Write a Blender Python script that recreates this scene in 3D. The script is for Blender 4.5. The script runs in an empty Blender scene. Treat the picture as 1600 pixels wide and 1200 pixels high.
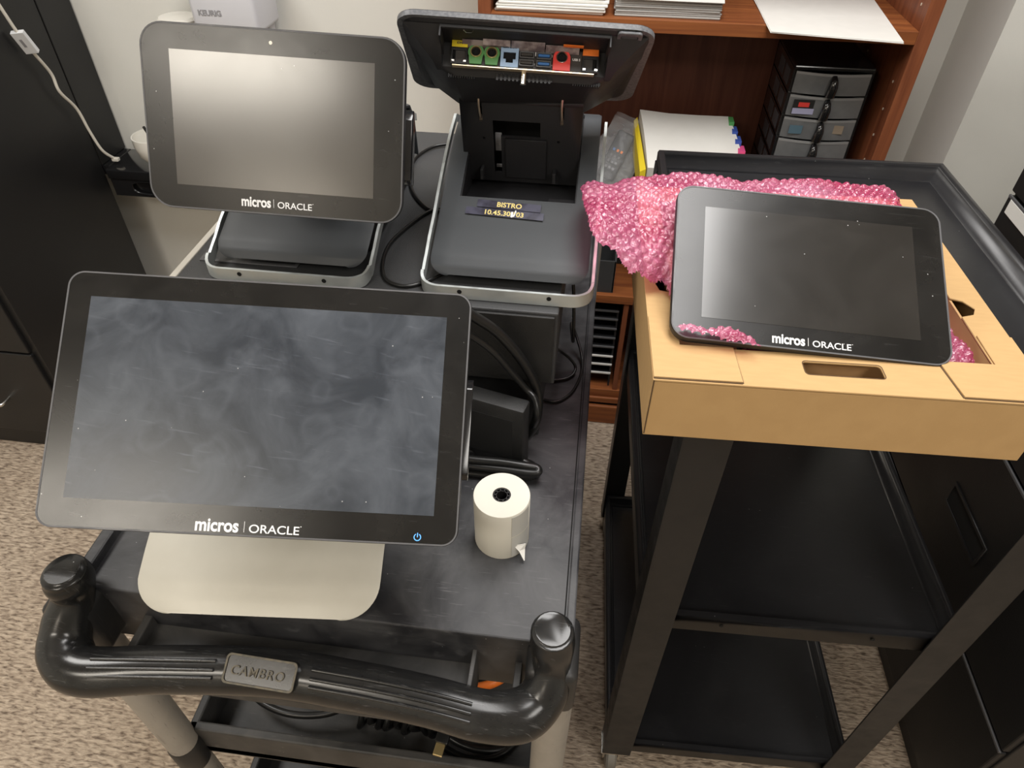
import bpy, bmesh, math, random
from mathutils import Vector, Matrix, noise
random.seed(7)
SC = bpy.context.scene
C = SC.collection
V = Vector
PI = math.pi

# ---------------------------------------------------------------- camera
FPX, YAW, PITCH, ROLL = 1078.1, -0.1174, 0.7397, 0.0118
CAM = V((0, 0, 1.63))
_f = V((math.sin(YAW) * math.cos(PITCH), math.cos(YAW) * math.cos(PITCH), -math.sin(PITCH)))
_r = V((math.cos(YAW), -math.sin(YAW), 0))
_u = _r.cross(_f)
_r2 = _r * math.cos(ROLL) + _u * math.sin(ROLL)
_u2 = -_r * math.sin(ROLL) + _u * math.cos(ROLL)
cd = bpy.data.cameras.new('camera')
cd.sensor_width = 36
cd.lens = 36 * FPX / 1600
cd.clip_start = 0.02
cam = bpy.data.objects.new('camera', cd)
C.objects.link(cam)
cam.matrix_world = Matrix(((_r2.x, _u2.x, -_f.x, CAM.x), (_r2.y, _u2.y, -_f.y, CAM.y), (_r2.z, _u2.z, -_f.z, CAM.z), (0, 0, 0, 1)))
SC.camera = cam

# ---------------------------------------------------------------- world, exposure, ceiling lights and added fill lights
w = bpy.data.worlds.new('world')
SC.world = w
w.use_nodes = True
w.node_tree.nodes['Background'].inputs[0].default_value = (0.9, 0.92, 1, 1)
w.node_tree.nodes['Background'].inputs[1].default_value = 0.25
SC.view_settings.view_transform = 'Standard'
SC.view_settings.look = 'None'
SC.view_settings.gamma = 1
SC.view_settings.use_curve_mapping = False
SC.view_settings.exposure = 0.0
CEIL = 2.6
PANELS = [(0.17, 0.85, 0.60, 1.20, 13.5, (1, .98, .96)), (-1.20, -1.13, 0.80, 0.42, 20.0, (1, .92, .80)), (-1.35, -2.75, 0.6, 0.9, 8.0, (1, .88, .72)),
          (1.00, -.70, 0.60, 0.9, 11.0, (1, .96, .90)), (-1.45, .75, .6, .6, 16.0, (1, .97, .93))]  # this row is added fill: right panel for the carpet, left for the back wall
for (px, py, sx, sy, e, col) in PANELS:
    ld = bpy.data.lights.new('ceiling_and_fill_light', 'AREA')
    ld.shape = 'RECTANGLE'
    ld.size, ld.size_y = sx, sy
    ld.color = col
    ld.energy = e * sx * sy * PI
    lo = bpy.data.objects.new('ceiling_and_fill_light', ld)
    lo.location = (px, py, CEIL - 0.012)
    C.objects.link(lo)


def at(px, py, z=None, Y=None, X=None):
    d = _f + _r2 * ((px - 800) / FPX) - _u2 * ((py - 600) / FPX)
    if z is not None:
        t = (z - CAM.z) / d.z
    elif Y is not None:
        t = (Y - CAM.y) / d.y
    else:
        t = (X - CAM.x) / d.x
    return CAM + d * t


# ---------------------------------------------------------------- materials
def mat(name, col, rough=.5, metal=0, nscale=0, ncol=None, nfac=.5, nlo=.4, nhi=.6, bump=0, bscale=200, stretch=(1, 1, 1), rvar=0, spec=.5,
        coat=0, trans=0, ior=1.45, emit=None, estr=0, alpha=1, detail=6, sss=0):
    m = bpy.data.materials.new(name)
    m.use_nodes = True
    nt = m.node_tree
    N, L = nt.nodes, nt.links
    b = N['Principled BSDF']
    b.inputs['Base Color'].default_value = (*col, 1)
    b.inputs['Roughness'].default_value = rough
    b.inputs['Metallic'].default_value = metal
    b.inputs['Specular IOR Level'].default_value = spec
    b.inputs['Coat Weight'].default_value = coat
    b.inputs['Coat Roughness'].default_value = .1
    b.inputs['Transmission Weight'].default_value = trans
    b.inputs['IOR'].default_value = ior
    b.inputs['Alpha'].default_value = alpha
    if sss:
        b.inputs['Subsurface Weight'].default_value = sss
        b.inputs['Subsurface Scale'].default_value = .01
    if emit:
        b.inputs['Emission Color'].default_value = (*emit, 1)
        b.inputs['Emission Strength'].default_value = estr
    tc = N.new('ShaderNodeTexCoord')
    mp = N.new('ShaderNodeMapping')
    mp.inputs['Scale'].default_value = stretch
    L.new(tc.outputs['Object'], mp.inputs[0])
    if nscale:
        n = N.new('ShaderNodeTexNoise')
        n.inputs['Scale'].default_value = nscale
        n.inputs['Detail'].default_value = detail
        L.new(mp.outputs[0], n.inputs[0])
        r = N.new('ShaderNodeMapRange')
        r.inputs[1].default_value = nlo
        r.inputs[2].default_value = nhi
        r.inputs[4].default_value = nfac
        L.new(n.outputs[0], r.inputs[0])
        if ncol:
            mx = N.new('ShaderNodeMix')
            mx.data_type = 'RGBA'
            mx.inputs[6].default_value = (*col, 1)
            mx.inputs[7].default_value = (*ncol, 1)
            L.new(r.outputs[0], mx.inputs[0])
            L.new(mx.outputs[2], b.inputs['Base Color'])
        if rvar:
            r2 = N.new('ShaderNodeMapRange')
            r2.inputs[1].default_value = nlo
            r2.inputs[2].default_value = nhi
            r2.inputs[3].default_value = rough
            r2.inputs[4].default_value = rough + rvar
            L.new(n.outputs[0], r2.inputs[0])
            L.new(r2.outputs[0], b.inputs['Roughness'])
    if bump:
        n2 = N.new('ShaderNodeTexNoise')
        n2.inputs['Scale'].default_value = bscale
        n2.inputs['Detail'].default_value = 3
        L.new(mp.outputs[0], n2.inputs[0])
        bp = N.new('ShaderNodeBump')
        bp.inputs['Strength'].default_value = bump
        bp.inputs['Distance'].default_value = .002
        L.new(n2.outputs[0], bp.inputs['Height'])
        L.new(bp.outputs[0], b.inputs['Normal'])
    return m


def scratch_mat(name, col, scol, rough, amount=1.0, cloud=None, cscale=6, csc=0.5, spots=0.0, rvar=.1, ior=1.5, spec=.5, sc=14.0):
    """dark plastic or glass with fine random scratches, cloudy smears and specks of dust"""
    m = bpy.data.materials.new(name)
    m.use_nodes = True
    N, L = m.node_tree.nodes, m.node_tree.links
    b = N['Principled BSDF']
    b.inputs['IOR'].default_value = ior
    b.inputs['Specular IOR Level'].default_value = spec
    tc = N.new('ShaderNodeTexCoord')
    prev = None

    def mixc(fac, a, c2):
        mx = N.new('ShaderNodeMix')
        mx.data_type = 'RGBA'
        L.new(fac, mx.inputs[0])
        if isinstance(a, tuple):
            mx.inputs[6].default_value = (*a, 1)
        else:
            L.new(a, mx.inputs[6])
        mx.inputs[7].default_value = (*c2, 1)
        return mx.outputs[2]

    def rng(s, lo, hi, o0=0., o1=1.):
        r = N.new('ShaderNodeMapRange')
        r.inputs[1].default_value = lo
        r.inputs[2].default_value = hi
        r.inputs[3].default_value = o0
        r.inputs[4].default_value = o1
        L.new(s, r.inputs[0])
        return r.outputs[0]
    cur = col
    n = N.new('ShaderNodeTexNoise')
    n.inputs['Scale'].default_value = cscale
    n.inputs['Detail'].default_value = 7
    n.inputs['Roughness'].default_value = .6
    n.inputs['Distortion'].default_value = .6
    L.new(tc.outputs['Object'], n.inputs[0])
    if cloud:
        cur = mixc(rng(n.outputs[0], .38, .72, 0, csc), cur, cloud)
    for i, (rot, s) in enumerate([((.3, .2, .5), (sc, sc * 13, sc)), ((.1, .4, -1.1), (sc, sc * 15, sc)), ((.6, .1, 2.2), (sc * .7, sc * 11, sc * .7))]):
        mp = N.new('ShaderNodeMapping')
        mp.inputs['Rotation'].default_value = rot
        mp.inputs['Scale'].default_value = s
        L.new(tc.outputs['Object'], mp.inputs[0])
        k = N.new('ShaderNodeTexNoise')
        k.inputs['Scale'].default_value = 2.2
        k.inputs['Detail'].default_value = 5
        k.inputs['Distortion'].default_value = .35
        L.new(mp.outputs[0], k.inputs[0])
        cur = mixc(rng(k.outputs[0], .66, .78, 0, amount), cur, scol)
    if spots:
        vo = N.new('ShaderNodeTexVoronoi')
        vo.inputs['Scale'].default_value = 90
        L.new(tc.outputs['Object'], vo.inputs[0])
        wn = N.new('ShaderNodeTexWhiteNoise')
        L.new(vo.outputs['Position'], wn.inputs[0])
        g = N.new('ShaderNodeMath')
        g.operation = 'GREATER_THAN'
        g.inputs[1].default_value = 1 - spots * 2.2
        L.new(wn.outputs[0], g.inputs[0])
        d = N.new('ShaderNodeMath')
        d.operation = 'LESS_THAN'
        d.inputs[1].default_value = .05
        L.new(vo.outputs[0], d.inputs[0])
        mu = N.new('ShaderNodeMath')
        mu.operation = 'MULTIPLY'
        L.new(g.outputs[0], mu.inputs[0])
        L.new(d.outputs[0], mu.inputs[1])
        cur = mixc(mu.outputs[0], cur, (.45, .45, .45))
    L.new(cur, b.inputs['Base Color'])
    L.new(rng(n.outputs[0], .35, .7, rough, rough + rvar), b.inputs['Roughness'])
    return m


def fingerprint_mat(name, base, smear, rough):
    """touch panel with rings of finger marks in a loose grid"""
    m = scratch_mat(name, base, tuple(c * 1.6 for c in smear), rough, .25, smear, 13, .55, .06, .06, 1.5, .5, 10)
    N, L = m.node_tree.nodes, m.node_tree.links
    b = N['Principled BSDF']
    cur = b.inputs['Base Color'].links[0].from_socket
    tc = [n for n in N if n.type == 'TEX_COORD'][0]
    for (sc_, lo, hi) in ((24, .20, .46),):
        ds = N.new('ShaderNodeTexNoise')
        ds.inputs['Scale'].default_value = 30
        L.new(tc.outputs['Object'], ds.inputs[0])
        vo = N.new('ShaderNodeTexVoronoi')
        vo.inputs['Scale'].default_value = sc_
        vo.inputs['Randomness'].default_value = .75
        ad = N.new('ShaderNodeMix')
        ad.data_type = 'VECTOR'
        ad.inputs[0].default_value = .03
        L.new(tc.outputs['Object'], ad.inputs[4])
        L.new(ds.outputs['Color'], ad.inputs[5])
        L.new(ad.outputs[1], vo.inputs[0])
        p = N.new('ShaderNodeMapRange')
        p.inputs[1].default_value = lo
        p.inputs[2].default_value = (lo + hi) / 2
        L.new(vo.outputs[0], p.inputs[0])
        q = N.new('ShaderNodeMapRange')
        q.inputs[1].default_value = hi
        q.inputs[2].default_value = (lo + hi) / 2
        L.new(vo.outputs[0], q.inputs[0])
        mu = N.new('ShaderNodeMath')
        mu.operation = 'MULTIPLY'
        L.new(p.outputs[0], mu.inputs[0])
        L.new(q.outputs[0], mu.inputs[1])
        mu2 = N.new('ShaderNodeMath')
        mu2.operation = 'MULTIPLY'
        mu2.inputs[1].default_value = .16
        L.new(mu.outputs[0], mu2.inputs[0])
        mx = N.new('ShaderNodeMix')
        mx.data_type = 'RGBA'
        L.new(mu2.outputs[0], mx.inputs[0])
        L.new(cur, mx.inputs[6])
        mx.inputs[7].default_value = (*smear, 1)
        cur = mx.outputs[2]
    L.new(cur, b.inputs['Base Color'])
    return m


def wood_mat(name, c1, c2, rot=(0, 0, 0), scale=(1.2, 22, 22), rough=.35):
    m = bpy.data.materials.new(name)
    m.use_nodes = True
    N, L = m.node_tree.nodes, m.node_tree.links
    b = N['Principled BSDF']
    b.inputs['Roughness'].default_value = rough
    b.inputs['Specular IOR Level'].default_value = .3
    tc = N.new('ShaderNodeTexCoord')
    mp = N.new('ShaderNodeMapping')
    mp.inputs['Scale'].default_value = scale
    mp.inputs['Rotation'].default_value = rot
    L.new(tc.outputs['Object'], mp.inputs[0])
    n = N.new('ShaderNodeTexNoise')
    n.inputs['Scale'].default_value = 3
    n.inputs['Detail'].default_value = 6
    n.inputs['Distortion'].default_value = .8
    L.new(mp.outputs[0], n.inputs[0])
    cr = N.new('ShaderNodeValToRGB')
    cr.color_ramp.elements[0].color = (*c1, 1)
    cr.color_ramp.elements[0].position = .3
    cr.color_ramp.elements[1].color = (*c2, 1)
    cr.color_ramp.elements[1].position = .72
    L.new(n.outputs[0], cr.inputs[0])
    L.new(cr.outputs[0], b.inputs['Base Color'])
    return m


def carpet_mat():
    m = bpy.data.materials.new('loop_pile_carpet')
    m.use_nodes = True
    N, L = m.node_tree.nodes, m.node_tree.links
    b = N['Principled BSDF']
    b.inputs['Roughness'].default_value = .95
    b.inputs['Specular IOR Level'].default_value = .1
    tc = N.new('ShaderNodeTexCoord')
    mp = N.new('ShaderNodeMapping')
    mp.inputs['Scale'].default_value = (48, 170, 1)
    mp.inputs['Rotation'].default_value = (0, 0, .12)
    L.new(tc.outputs['Object'], mp.inputs[0])
    n = N.new('ShaderNodeTexNoise')
    n.inputs['Scale'].default_value = 1.0
    n.inputs['Detail'].default_value = 3
    n.inputs['Distortion'].default_value = .5
    L.new(mp.outputs[0], n.inputs[0])
    cr = N.new('ShaderNodeValToRGB')
    e = cr.color_ramp.elements
    e[0].position = .30
    e[0].color = (.17, .13, .10, 1)
    e[1].position = .66
    e[1].color = (.60, .50, .395, 1)
    k = e.new(.43)
    k.color = (.36, .29, .225, 1)
    k = e.new(.52)
    k.color = (.47, .385, .30, 1)
    L.new(n.outputs[0], cr.inputs[0])
    n3 = N.new('ShaderNodeTexNoise')
    n3.inputs['Scale'].default_value = 5
    n3.inputs['Detail'].default_value = 2
    L.new(tc.outputs['Object'], n3.inputs[0])
    mx = N.new('ShaderNodeMix')
    mx.data_type = 'RGBA'
    mx.blend_type = 'MULTIPLY'
    r = N.new('ShaderNodeMapRange')
    r.inputs[1].default_value = .35
    r.inputs[2].default_value = .65
    r.inputs[4].default_value = .45
    L.new(n3.outputs[0], r.inputs[0])
    L.new(r.outputs[0], mx.inputs[0])
    L.new(cr.outputs[0], mx.inputs[6])
    mx.inputs[7].default_value = (.82, .78, .75, 1)
    L.new(mx.outputs[2], b.inputs['Base Color'])
    bp = N.new('ShaderNodeBump')
    bp.inputs['Strength'].default_value = .9
    bp.inputs['Distance'].default_value = .006
    L.new(n.outputs[0], bp.inputs['Height'])
    L.new(bp.outputs[0], b.inputs['Normal'])
    return m


def wrap_mat():
    m = bpy.data.materials.new('pink_bubble_film')
    m.use_nodes = True
    N, L = m.node_tree.nodes, m.node_tree.links
    b = N['Principled BSDF']
    out = [n for n in N if n.type == 'OUTPUT_MATERIAL'][0]
    tc = N.new('ShaderNodeTexCoord')
    n = N.new('ShaderNodeTexNoise')
    n.inputs['Scale'].default_value = 16
    n.inputs['Detail'].default_value = 4
    L.new(tc.outputs['Object'], n.inputs[0])
    cr = N.new('ShaderNodeValToRGB')
    cr.color_ramp.elements[0].position = .35
    cr.color_ramp.elements[0].color = (.46, .045, .14, 1)
    cr.color_ramp.elements[1].position = .68
    cr.color_ramp.elements[1].color = (.64, .21, .35, 1)
    L.new(n.outputs[0], cr.inputs[0])
    L.new(cr.outputs[0], b.inputs['Base Color'])
    b.inputs['Roughness'].default_value = .16
    b.inputs['Specular IOR Level'].default_value = .9
    b.inputs['Coat Weight'].default_value = 1
    b.inputs['Coat Roughness'].default_value = .06
    wr = N.new('ShaderNodeTexNoise')
    wr.inputs['Scale'].default_value = 130
    wr.inputs['Detail'].default_value = 3
    wr.inputs['Distortion'].default_value = 1.2
    L.new(tc.outputs['Object'], wr.inputs[0])
    bp = N.new('ShaderNodeBump')
    bp.inputs['Strength'].default_value = .8
    bp.inputs['Distance'].default_value = .0035
    L.new(wr.outputs[0], bp.inputs['Height'])
    L.new(bp.outputs[0], b.inputs['Normal'])
    L.new(bp.outputs[0], b.inputs['Coat Normal'])
    tr = N.new('ShaderNodeBsdfTransparent')
    tr.inputs[0].default_value = (.95, .40, .52, 1)
    ms = N.new('ShaderNodeMixShader')
    ms.inputs[0].default_value = .30
    L.new(b.outputs[0], ms.inputs[1])
    L.new(tr.outputs[0], ms.inputs[2])
    L.new(ms.outputs[0], out.inputs[0])
    return m


M = dict(
    wall=mat('painted_wall', (.78, .775, .73), .8, nscale=3, ncol=(.755, .75, .70), bump=.1, bscale=350),
    ceiling=mat('ceiling_tile', (.72, .69, .62), .9, nscale=60, ncol=(.6, .57, .52)),
    carpet=carpet_mat(),
    kick=mat('rubber_baseboard', (.05, .045, .04), .6),
    deck=scratch_mat('worn_black_cart_plastic', (.022, .022, .025), (.17, .17, .175), .42, .6, (.13, .13, .135), 11, .75, .10, .15),
    cartblk=scratch_mat('black_cart_plastic', (.016, .016, .017), (.10, .10, .10), .38, .3, (.04, .038, .036), 9, .6, .03, .15),
    ledge=scratch_mat('dusty_cart_ledge', (.03, .03, .03), (.16, .15, .14), .5, .4, (.10, .095, .09), 12, .8, .1),
    handle=scratch_mat('handle_plastic', (.013, .013, .013), (.22, .22, .22), .20, .35, (.028, .028, .028), 18, .6, .02, .06, sc=22),
    post=scratch_mat('grey_post', (.36, .335, .30), (.10, .09, .08), .4, .6, (.28, .26, .235), 14, .6),
    metalblk=mat('black_painted_steel', (.014, .014, .015), .33, nscale=30, rvar=.12, bump=.08, bscale=900, nlo=.35, nhi=.65),
    metalblk2=scratch_mat('black_steel_tray', (.016, .016, .018), (.12, .12, .12), .30, .22, (.03, .03, .032), 5, .5, .03, .12),
    filing=mat('black_filing_cabinet', (.012, .012, .0125), .34, bump=.12, bscale=500, nscale=4, rvar=.1),
    darkgap=mat('dark_gap', (.004, .004, .004), .9),
    rim=mat('grey_rim_and_highlight', (.10, .10, .105), .35, nscale=60, rvar=.2),
    housing=mat('black_housing_plastic', (.018, .018, .02), .42, bump=.15, bscale=1500, nscale=20, rvar=.1),
    edge=mat('grey_housing_edge', (.10, .105, .115), .45, nscale=300, ncol=(.2, .2, .21), bump=.1),
    glass=scratch_mat('black_bezel_glass', (.006, .006, .006), (.12, .12, .12), .24, .10, (.014, .013, .012), 12, .7, .12, .05, 1.5, .5, 12),
    lcdcool=scratch_mat('dusty_touch_screen', (.016, .015, .014), (.10, .095, .09), .19, .06, (.028, .026, .024), 14, .6, .08, .02, 1.72, .5, 12),
    lcdbig=fingerprint_mat('smeared_touch_screen', (.028, .034, .044), (.12, .135, .16), .30),
    lcd=scratch_mat('matte_touch_screen', (.022, .020, .018), (.10, .095, .09), .21, .08, (.03, .028, .025), 9, .5, .03, .03, 1.8, .6, 12),
    white=mat('white_print', (.85, .85, .85), .5),
    greyprint=mat('grey_print', (.3, .3, .32), .5),
    blueled=mat('blue_power_light', (.05, .2, .6), .4, emit=(.15, .45, 1), estr=1.2),
    alu=mat('brushed_aluminium', (.62, .66, .66), .38, metal=.7, nscale=80, rvar=.15),
    cover=mat('charcoal_stand_cover', (.048, .053, .059), .42, bump=.12, bscale=1800, nscale=6, rvar=.08),
    silver=mat('beige_silver_cover', (.64, .62, .55), .45, metal=.1, nscale=25, ncol=(.60, .58, .51), bump=.05, bscale=1500),
    darkbase=mat('dark_base', (.02, .02, .02), .5),
    gold=mat('gold_lettering', (.85, .68, .25), .4),
    tape=mat('label_tape', (.03, .028, .045), .3, nscale=60, ncol=(.08, .08, .12), nfac=.8),
    drawerbox=mat('cash_drawer_steel', (.018, .018, .018), .5, bump=.3, bscale=900, nscale=30, ncol=(.028, .028, .028)),
    drawertop=mat('cash_drawer_top', (.04, .042, .044), .5, bump=.3, bscale=900, nscale=5, ncol=(.055, .055, .058)),
    cream=mat('pale_edge_trim', (.55, .52, .46), .5),
    cable=mat('black_cable', (.012, .012, .012), .32),
    cablewhite=mat('white_cable', (.72, .69, .62), .45),
    paper=mat('white_paper', (.82, .81, .77), .85, nscale=30, ncol=(.78, .77, .73)),
    rollpaper=mat('receipt_paper', (.78, .75, .66), .75, nscale=18, ncol=(.72, .69, .61), stretch=(1, 1, .3)),
    tapeclear=mat('matte_tape', (.72, .71, .67), .3, alpha=.75),
    paperedge=mat('paper_edges', (.72, .71, .68), .8, nscale=6, ncol=(.42, .41, .39), stretch=(.3, .3, 120), nfac=.8),
    manila=mat('grey_folder_stack', (.42, .41, .39), .7, nscale=6, ncol=(.32, .31, .30), stretch=(.3, .3, 60)),
    card=mat('cardboard', (.54, .345, .155), .75, nscale=35, ncol=(.50, .315, .138), stretch=(1, 6, 1), bump=.06, bscale=300),
    cardin=mat('cardboard_inside', (.50, .30, .135), .8, nscale=40, ncol=(.44, .26, .12)),
    cardedge=mat('cardboard_cut_edge', (.10, .06, .03), .9),
    wrap=wrap_mat(),
    wood=wood_mat('cherry_wood_shelf', (.17, .050, .018), (.33, .112, .034), rough=.5),
    woodv=wood_mat('cherry_wood_upright', (.15, .045, .022), (.28, .095, .042), scale=(22, 22, 1.2)),
    woodback=wood_mat('cherry_back_panel', (.085, .028, .018), (.15, .055, .034), scale=(14, 14, .9), rough=.45),
    gloss=mat('glossy_black_plastic', (.012, .012, .013), .12, coat=.4),
    keurig=mat('white_machine_plastic', (.68, .69, .74), .3),
    mug=mat('white_mug', (.84, .82, .76), .25, coat=.5),
    drawerclr=mat('frosted_drawer', (.13, .135, .14), .35, nscale=12, ncol=(.22, .22, .22), nfac=.6),
    clear=mat('clear_plastic', (.95, .95, .95), .06, trans=1, ior=1.3),
    bag=mat('clear_bag_film', (.75, .76, .78), .12, alpha=.16, bump=.8, bscale=60),
    orange=mat('orange_cable', (.85, .20, .03), .4),
    yellow=mat('yellow_plastic', (.80, .62, .03), .5),
    green=mat('green_plastic', (.10, .28, .09), .5),
    lightblue=mat('light_blue_plastic', (.34, .48, .68), .5),
    usbblue=mat('blue_usb_tongue', (.05, .16, .42), .5),
    red=mat('red_plastic', (.75, .06, .05), .45),
    chrome=mat('chrome', (.75, .73, .68), .2, metal=1),
    brass=mat('gold_contact', (.80, .62, .30), .3, metal=.8),
    stickers=mat('worn_foil_sticker', (.42, .36, .36), .35, nscale=90, ncol=(.16, .12, .13), nfac=.9, metal=.3),
    portplate=mat('port_plate', (.05, .045, .042), .5),
    caster=mat('caster_grey', (.28, .27, .25), .4, metal=.4),
    rubber=mat('caster_rubber', (.04, .04, .04), .6),
    tabblue=mat('blue_tab', (.06, .12, .5), .6), tabgreen=mat('green_tab', (.1, .4, .12), .6), tabpink=mat('pink_tab', (.85, .1, .3), .6),
    taborange=mat('orange_tab', (.9, .25, .05), .6),
    lamp=mat('lit_light_diffuser', (.9, .9, .85), .5, emit=(1, .96, .88), estr=5.0),
)
M['white_trim'] = mat('white_wire_tray_edge', (.70, .69, .66), .5)


# ---------------------------------------------------------------- geometry helpers
class MB:
    def __init__(s):
        s.bm = bmesh.new()

    def merge(s, other, mtx=None):
        me = bpy.data.meshes.new('tmp')
        other.to_mesh(me)
        other.free()
        if mtx is not None:
            me.transform(mtx)
        s.bm.from_mesh(me)
        bpy.data.meshes.remove(me)

    def box(s, lo, hi, bev=0, mtx=None, seg=2):
        b = bmesh.new()
        bmesh.ops.create_cube(b, size=1)
        lo, hi = V(lo), V(hi)
        for v in b.verts:
            v.co = V([lo[i] + (v.co[i] + .5) * (hi[i] - lo[i]) for i in range(3)])
        if bev:
            bmesh.ops.bevel(b, geom=list(b.edges), offset=bev, segments=seg, affect='EDGES', profile=.5)
        s.merge(b, mtx)
        return s

    def prism(s, pts, axis_vec, mtx=None, bev=0):
        """planar polygon (3D points) swept along axis_vec"""
        b = bmesh.new()
        a = [b.verts.new(V(p)) for p in pts]
        c = [b.verts.new(V(p) + V(axis_vec)) for p in pts]
        n = len(pts)
        b.faces.new(a)
        b.faces.new(c[::-1])
        for i in range(n):
            b.faces.new((a[i], c[i], c[(i + 1) % n], a[(i + 1) % n]))
        bmesh.ops.recalc_face_normals(b, faces=b.faces)
        if bev:
            bmesh.ops.bevel(b, geom=list(b.edges), offset=bev, segments=2, affect='EDGES', profile=.5)
        s.merge(b, mtx)
        return s

    def loft(s, rings, cap=True, closed=True):
        b = bmesh.new()
        R = [[b.verts.new(V(p)) for p in ring] for ring in rings]
        n = len(R[0])
        for i in range(len(R) - 1):
            for j in range(n if closed else n - 1):
                k = (j + 1) % n
                b.faces.new((R[i][j], R[i][k], R[i + 1][k], R[i + 1][j]))
        if cap:
            b.faces.new(R[0][::-1])
            b.faces.new(R[-1])
        bmesh.ops.recalc_face_normals(b, faces=b.faces)
        s.merge(b)
        return s

    def tube(s, pts, r, n=12, smooth=6, flat=None, cap=True):
        """swept circle along a Catmull-Rom path; r number or list"""
        P = [V(p) for p in pts]
        rr = r if isinstance(r, (list, tuple)) else [r] * len(P)
        Q, RR = [], []
        if smooth > 1 and len(P) > 2:
            for i in range(len(P) - 1):
                p0, p1, p2, p3 = P[max(i - 1, 0)], P[i], P[i + 1], P[min(i + 2, len(P) - 1)]
                for k in range(smooth):
                    t = k / smooth
                    Q.append(.5 * ((2 * p1) + (-p0 + p2) * t + (2 * p0 - 5 * p1 + 4 * p2 - p3) * t * t + (-p0 + 3 * p1 - 3 * p2 + p3) * t ** 3))
                    tt = t * t * (3 - 2 * t)
                    RR.append(rr[i] * (1 - tt) + rr[i + 1] * tt)
            Q.append(P[-1])
            RR.append(rr[-1])
        else:
            Q, RR = P, rr
        up = V((0, 0, 1))
        t0 = (Q[1] - Q[0]).normalized()
        if abs(t0.dot(up)) > .9:
            up = V((0, 1, 0))
        nrm = (up - t0 * up.dot(t0)).normalized()
        rings = []
        for i, q in enumerate(Q):
            t = (Q[min(i + 1, len(Q) - 1)] - Q[max(i - 1, 0)])
            if t.length < 1e-9:
                t = t0
            t = t.normalized()
            nrm = (nrm - t * nrm.dot(t)).normalized()
            bi = t.cross(nrm)
            rings.append([q + (nrm * math.cos(a) + bi * math.sin(a)) * RR[i] for a in [2 * PI * k / n for k in range(n)]])
        s.loft(rings, cap)
        return s

    def lathe(s, prof, centre, n=32, mtx=None):
        """prof: list of (radius, z)"""
        rings = [[V((centre[0] + max(r, 1e-5) * math.cos(2 * PI * k / n), centre[1] + max(r, 1e-5) * math.sin(2 * PI * k / n), centre[2] + z)) for k in range(n)]
                 for r, z in prof]
        if mtx is not None:
            rings = [[mtx @ p for p in R] for R in rings]
        s.loft(rings, True)
        return s

    def plate(s, outer, holes, th, mtx):
        """2D outline with holes, thickness th (local z 0..th) placed by mtx"""
        cu = bpy.data.curves.new('tmp', 'CURVE')
        cu.dimensions = '2D'
        cu.fill_mode = 'BOTH'
        cu.extrude = th / 2
        for loop in [outer] + list(holes):
            sp = cu.splines.new('POLY')
            sp.points.add(len(loop) - 1)
            for i, p in enumerate(loop):
                sp.points[i].co = (p[0], p[1], 0, 1)
            sp.use_cyclic_u = True
        s._curve(cu, mtx @ Matrix.Translation((0, 0, th / 2)))
        return s

    def _curve(s, cu, mtx):
        o = bpy.data.objects.new('tmp', cu)
        C.objects.link(o)
        dg = bpy.context.evaluated_depsgraph_get()
        me = bpy.data.meshes.new_from_object(o.evaluated_get(dg))
        me.transform(mtx)
        s.bm.from_mesh(me)
        bpy.data.objects.remove(o)
        bpy.data.curves.remove(cu)
        bpy.data.meshes.remove(me)

    def text(s, body, width, mtx, th=.0003, bold=0, align='LEFT', shear=0, xs=1.0, spacing=1.0, height=None):
        """text whose total width (or height) is given, baseline-left at the matrix origin"""
        cu = bpy.data.curves.new('tmp', 'FONT')
        cu.body = body
        cu.size = 1
        cu.offset = bold
        cu.extrude = .001
        cu.shear = shear
        cu.space_character = spacing
        cu.resolution_u = 6
        o = bpy.data.objects.new('tmp', cu)
        C.objects.link(o)
        dg = bpy.context.evaluated_depsgraph_get()
        me = bpy.data.meshes.new_from_object(o.evaluated_get(dg))
        xsz = [v.co.x for v in me.vertices]
        x0, x1 = min(xsz), max(xsz)
        k = width / (x1 - x0)
        ky = k / xs
        if height:
            ky = height / (max(v.co.y for v in me.vertices) - min(0, min(v.co.y for v in me.vertices)))
        off = {'LEFT': -x0, 'CENTER': -(x0 + x1) / 2}[align]
        for v in me.vertices:
            v.co = V(((v.co.x + off) * k, v.co.y * ky, (v.co.z + .001) / .002 * th))
        me.transform(mtx)
        s.bm.from_mesh(me)
        bpy.data.objects.remove(o)
        bpy.data.curves.remove(cu)
        bpy.data.meshes.remove(me)
        return s


WL = {}


def wloc(o):
    return WL[o.name] if o else V((0, 0, 0))


def obj(name, mb, m, parent=None, smooth=None, mods=None, origin=None):
    me = bpy.data.meshes.new(name)
    bmesh.ops.remove_doubles(mb.bm, verts=mb.bm.verts, dist=1e-6)
    mb.bm.to_mesh(me)
    mb.bm.free()
    co = [v.co for v in me.vertices]
    lo = V([min(c[i] for c in co) for i in range(3)])
    hi = V([max(c[i] for c in co) for i in range(3)])
    org = V(origin) if origin is not None else V(((lo.x + hi.x) / 2, (lo.y + hi.y) / 2, lo.z))
    me.transform(Matrix.Translation(-org))
    o = bpy.data.objects.new(name, me)
    C.objects.link(o)
    o.parent = parent
    o.location = org - wloc(parent)
    WL[o.name] = org
    for mm in (m if isinstance(m, (list, tuple)) else [m]):
        me.materials.append(mm)
    if smooth is not None:
        ang = math.radians(smooth)
        for p in me.polygons:
            p.use_smooth = True
        b = bmesh.new()
        b.from_mesh(me)
        for e in b.edges:
            if len(e.link_faces) == 2:
                try:
                    e.smooth = e.calc_face_angle() < ang
                except ValueError:
                    pass
        b.to_mesh(me)
        b.free()
    return o


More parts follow.
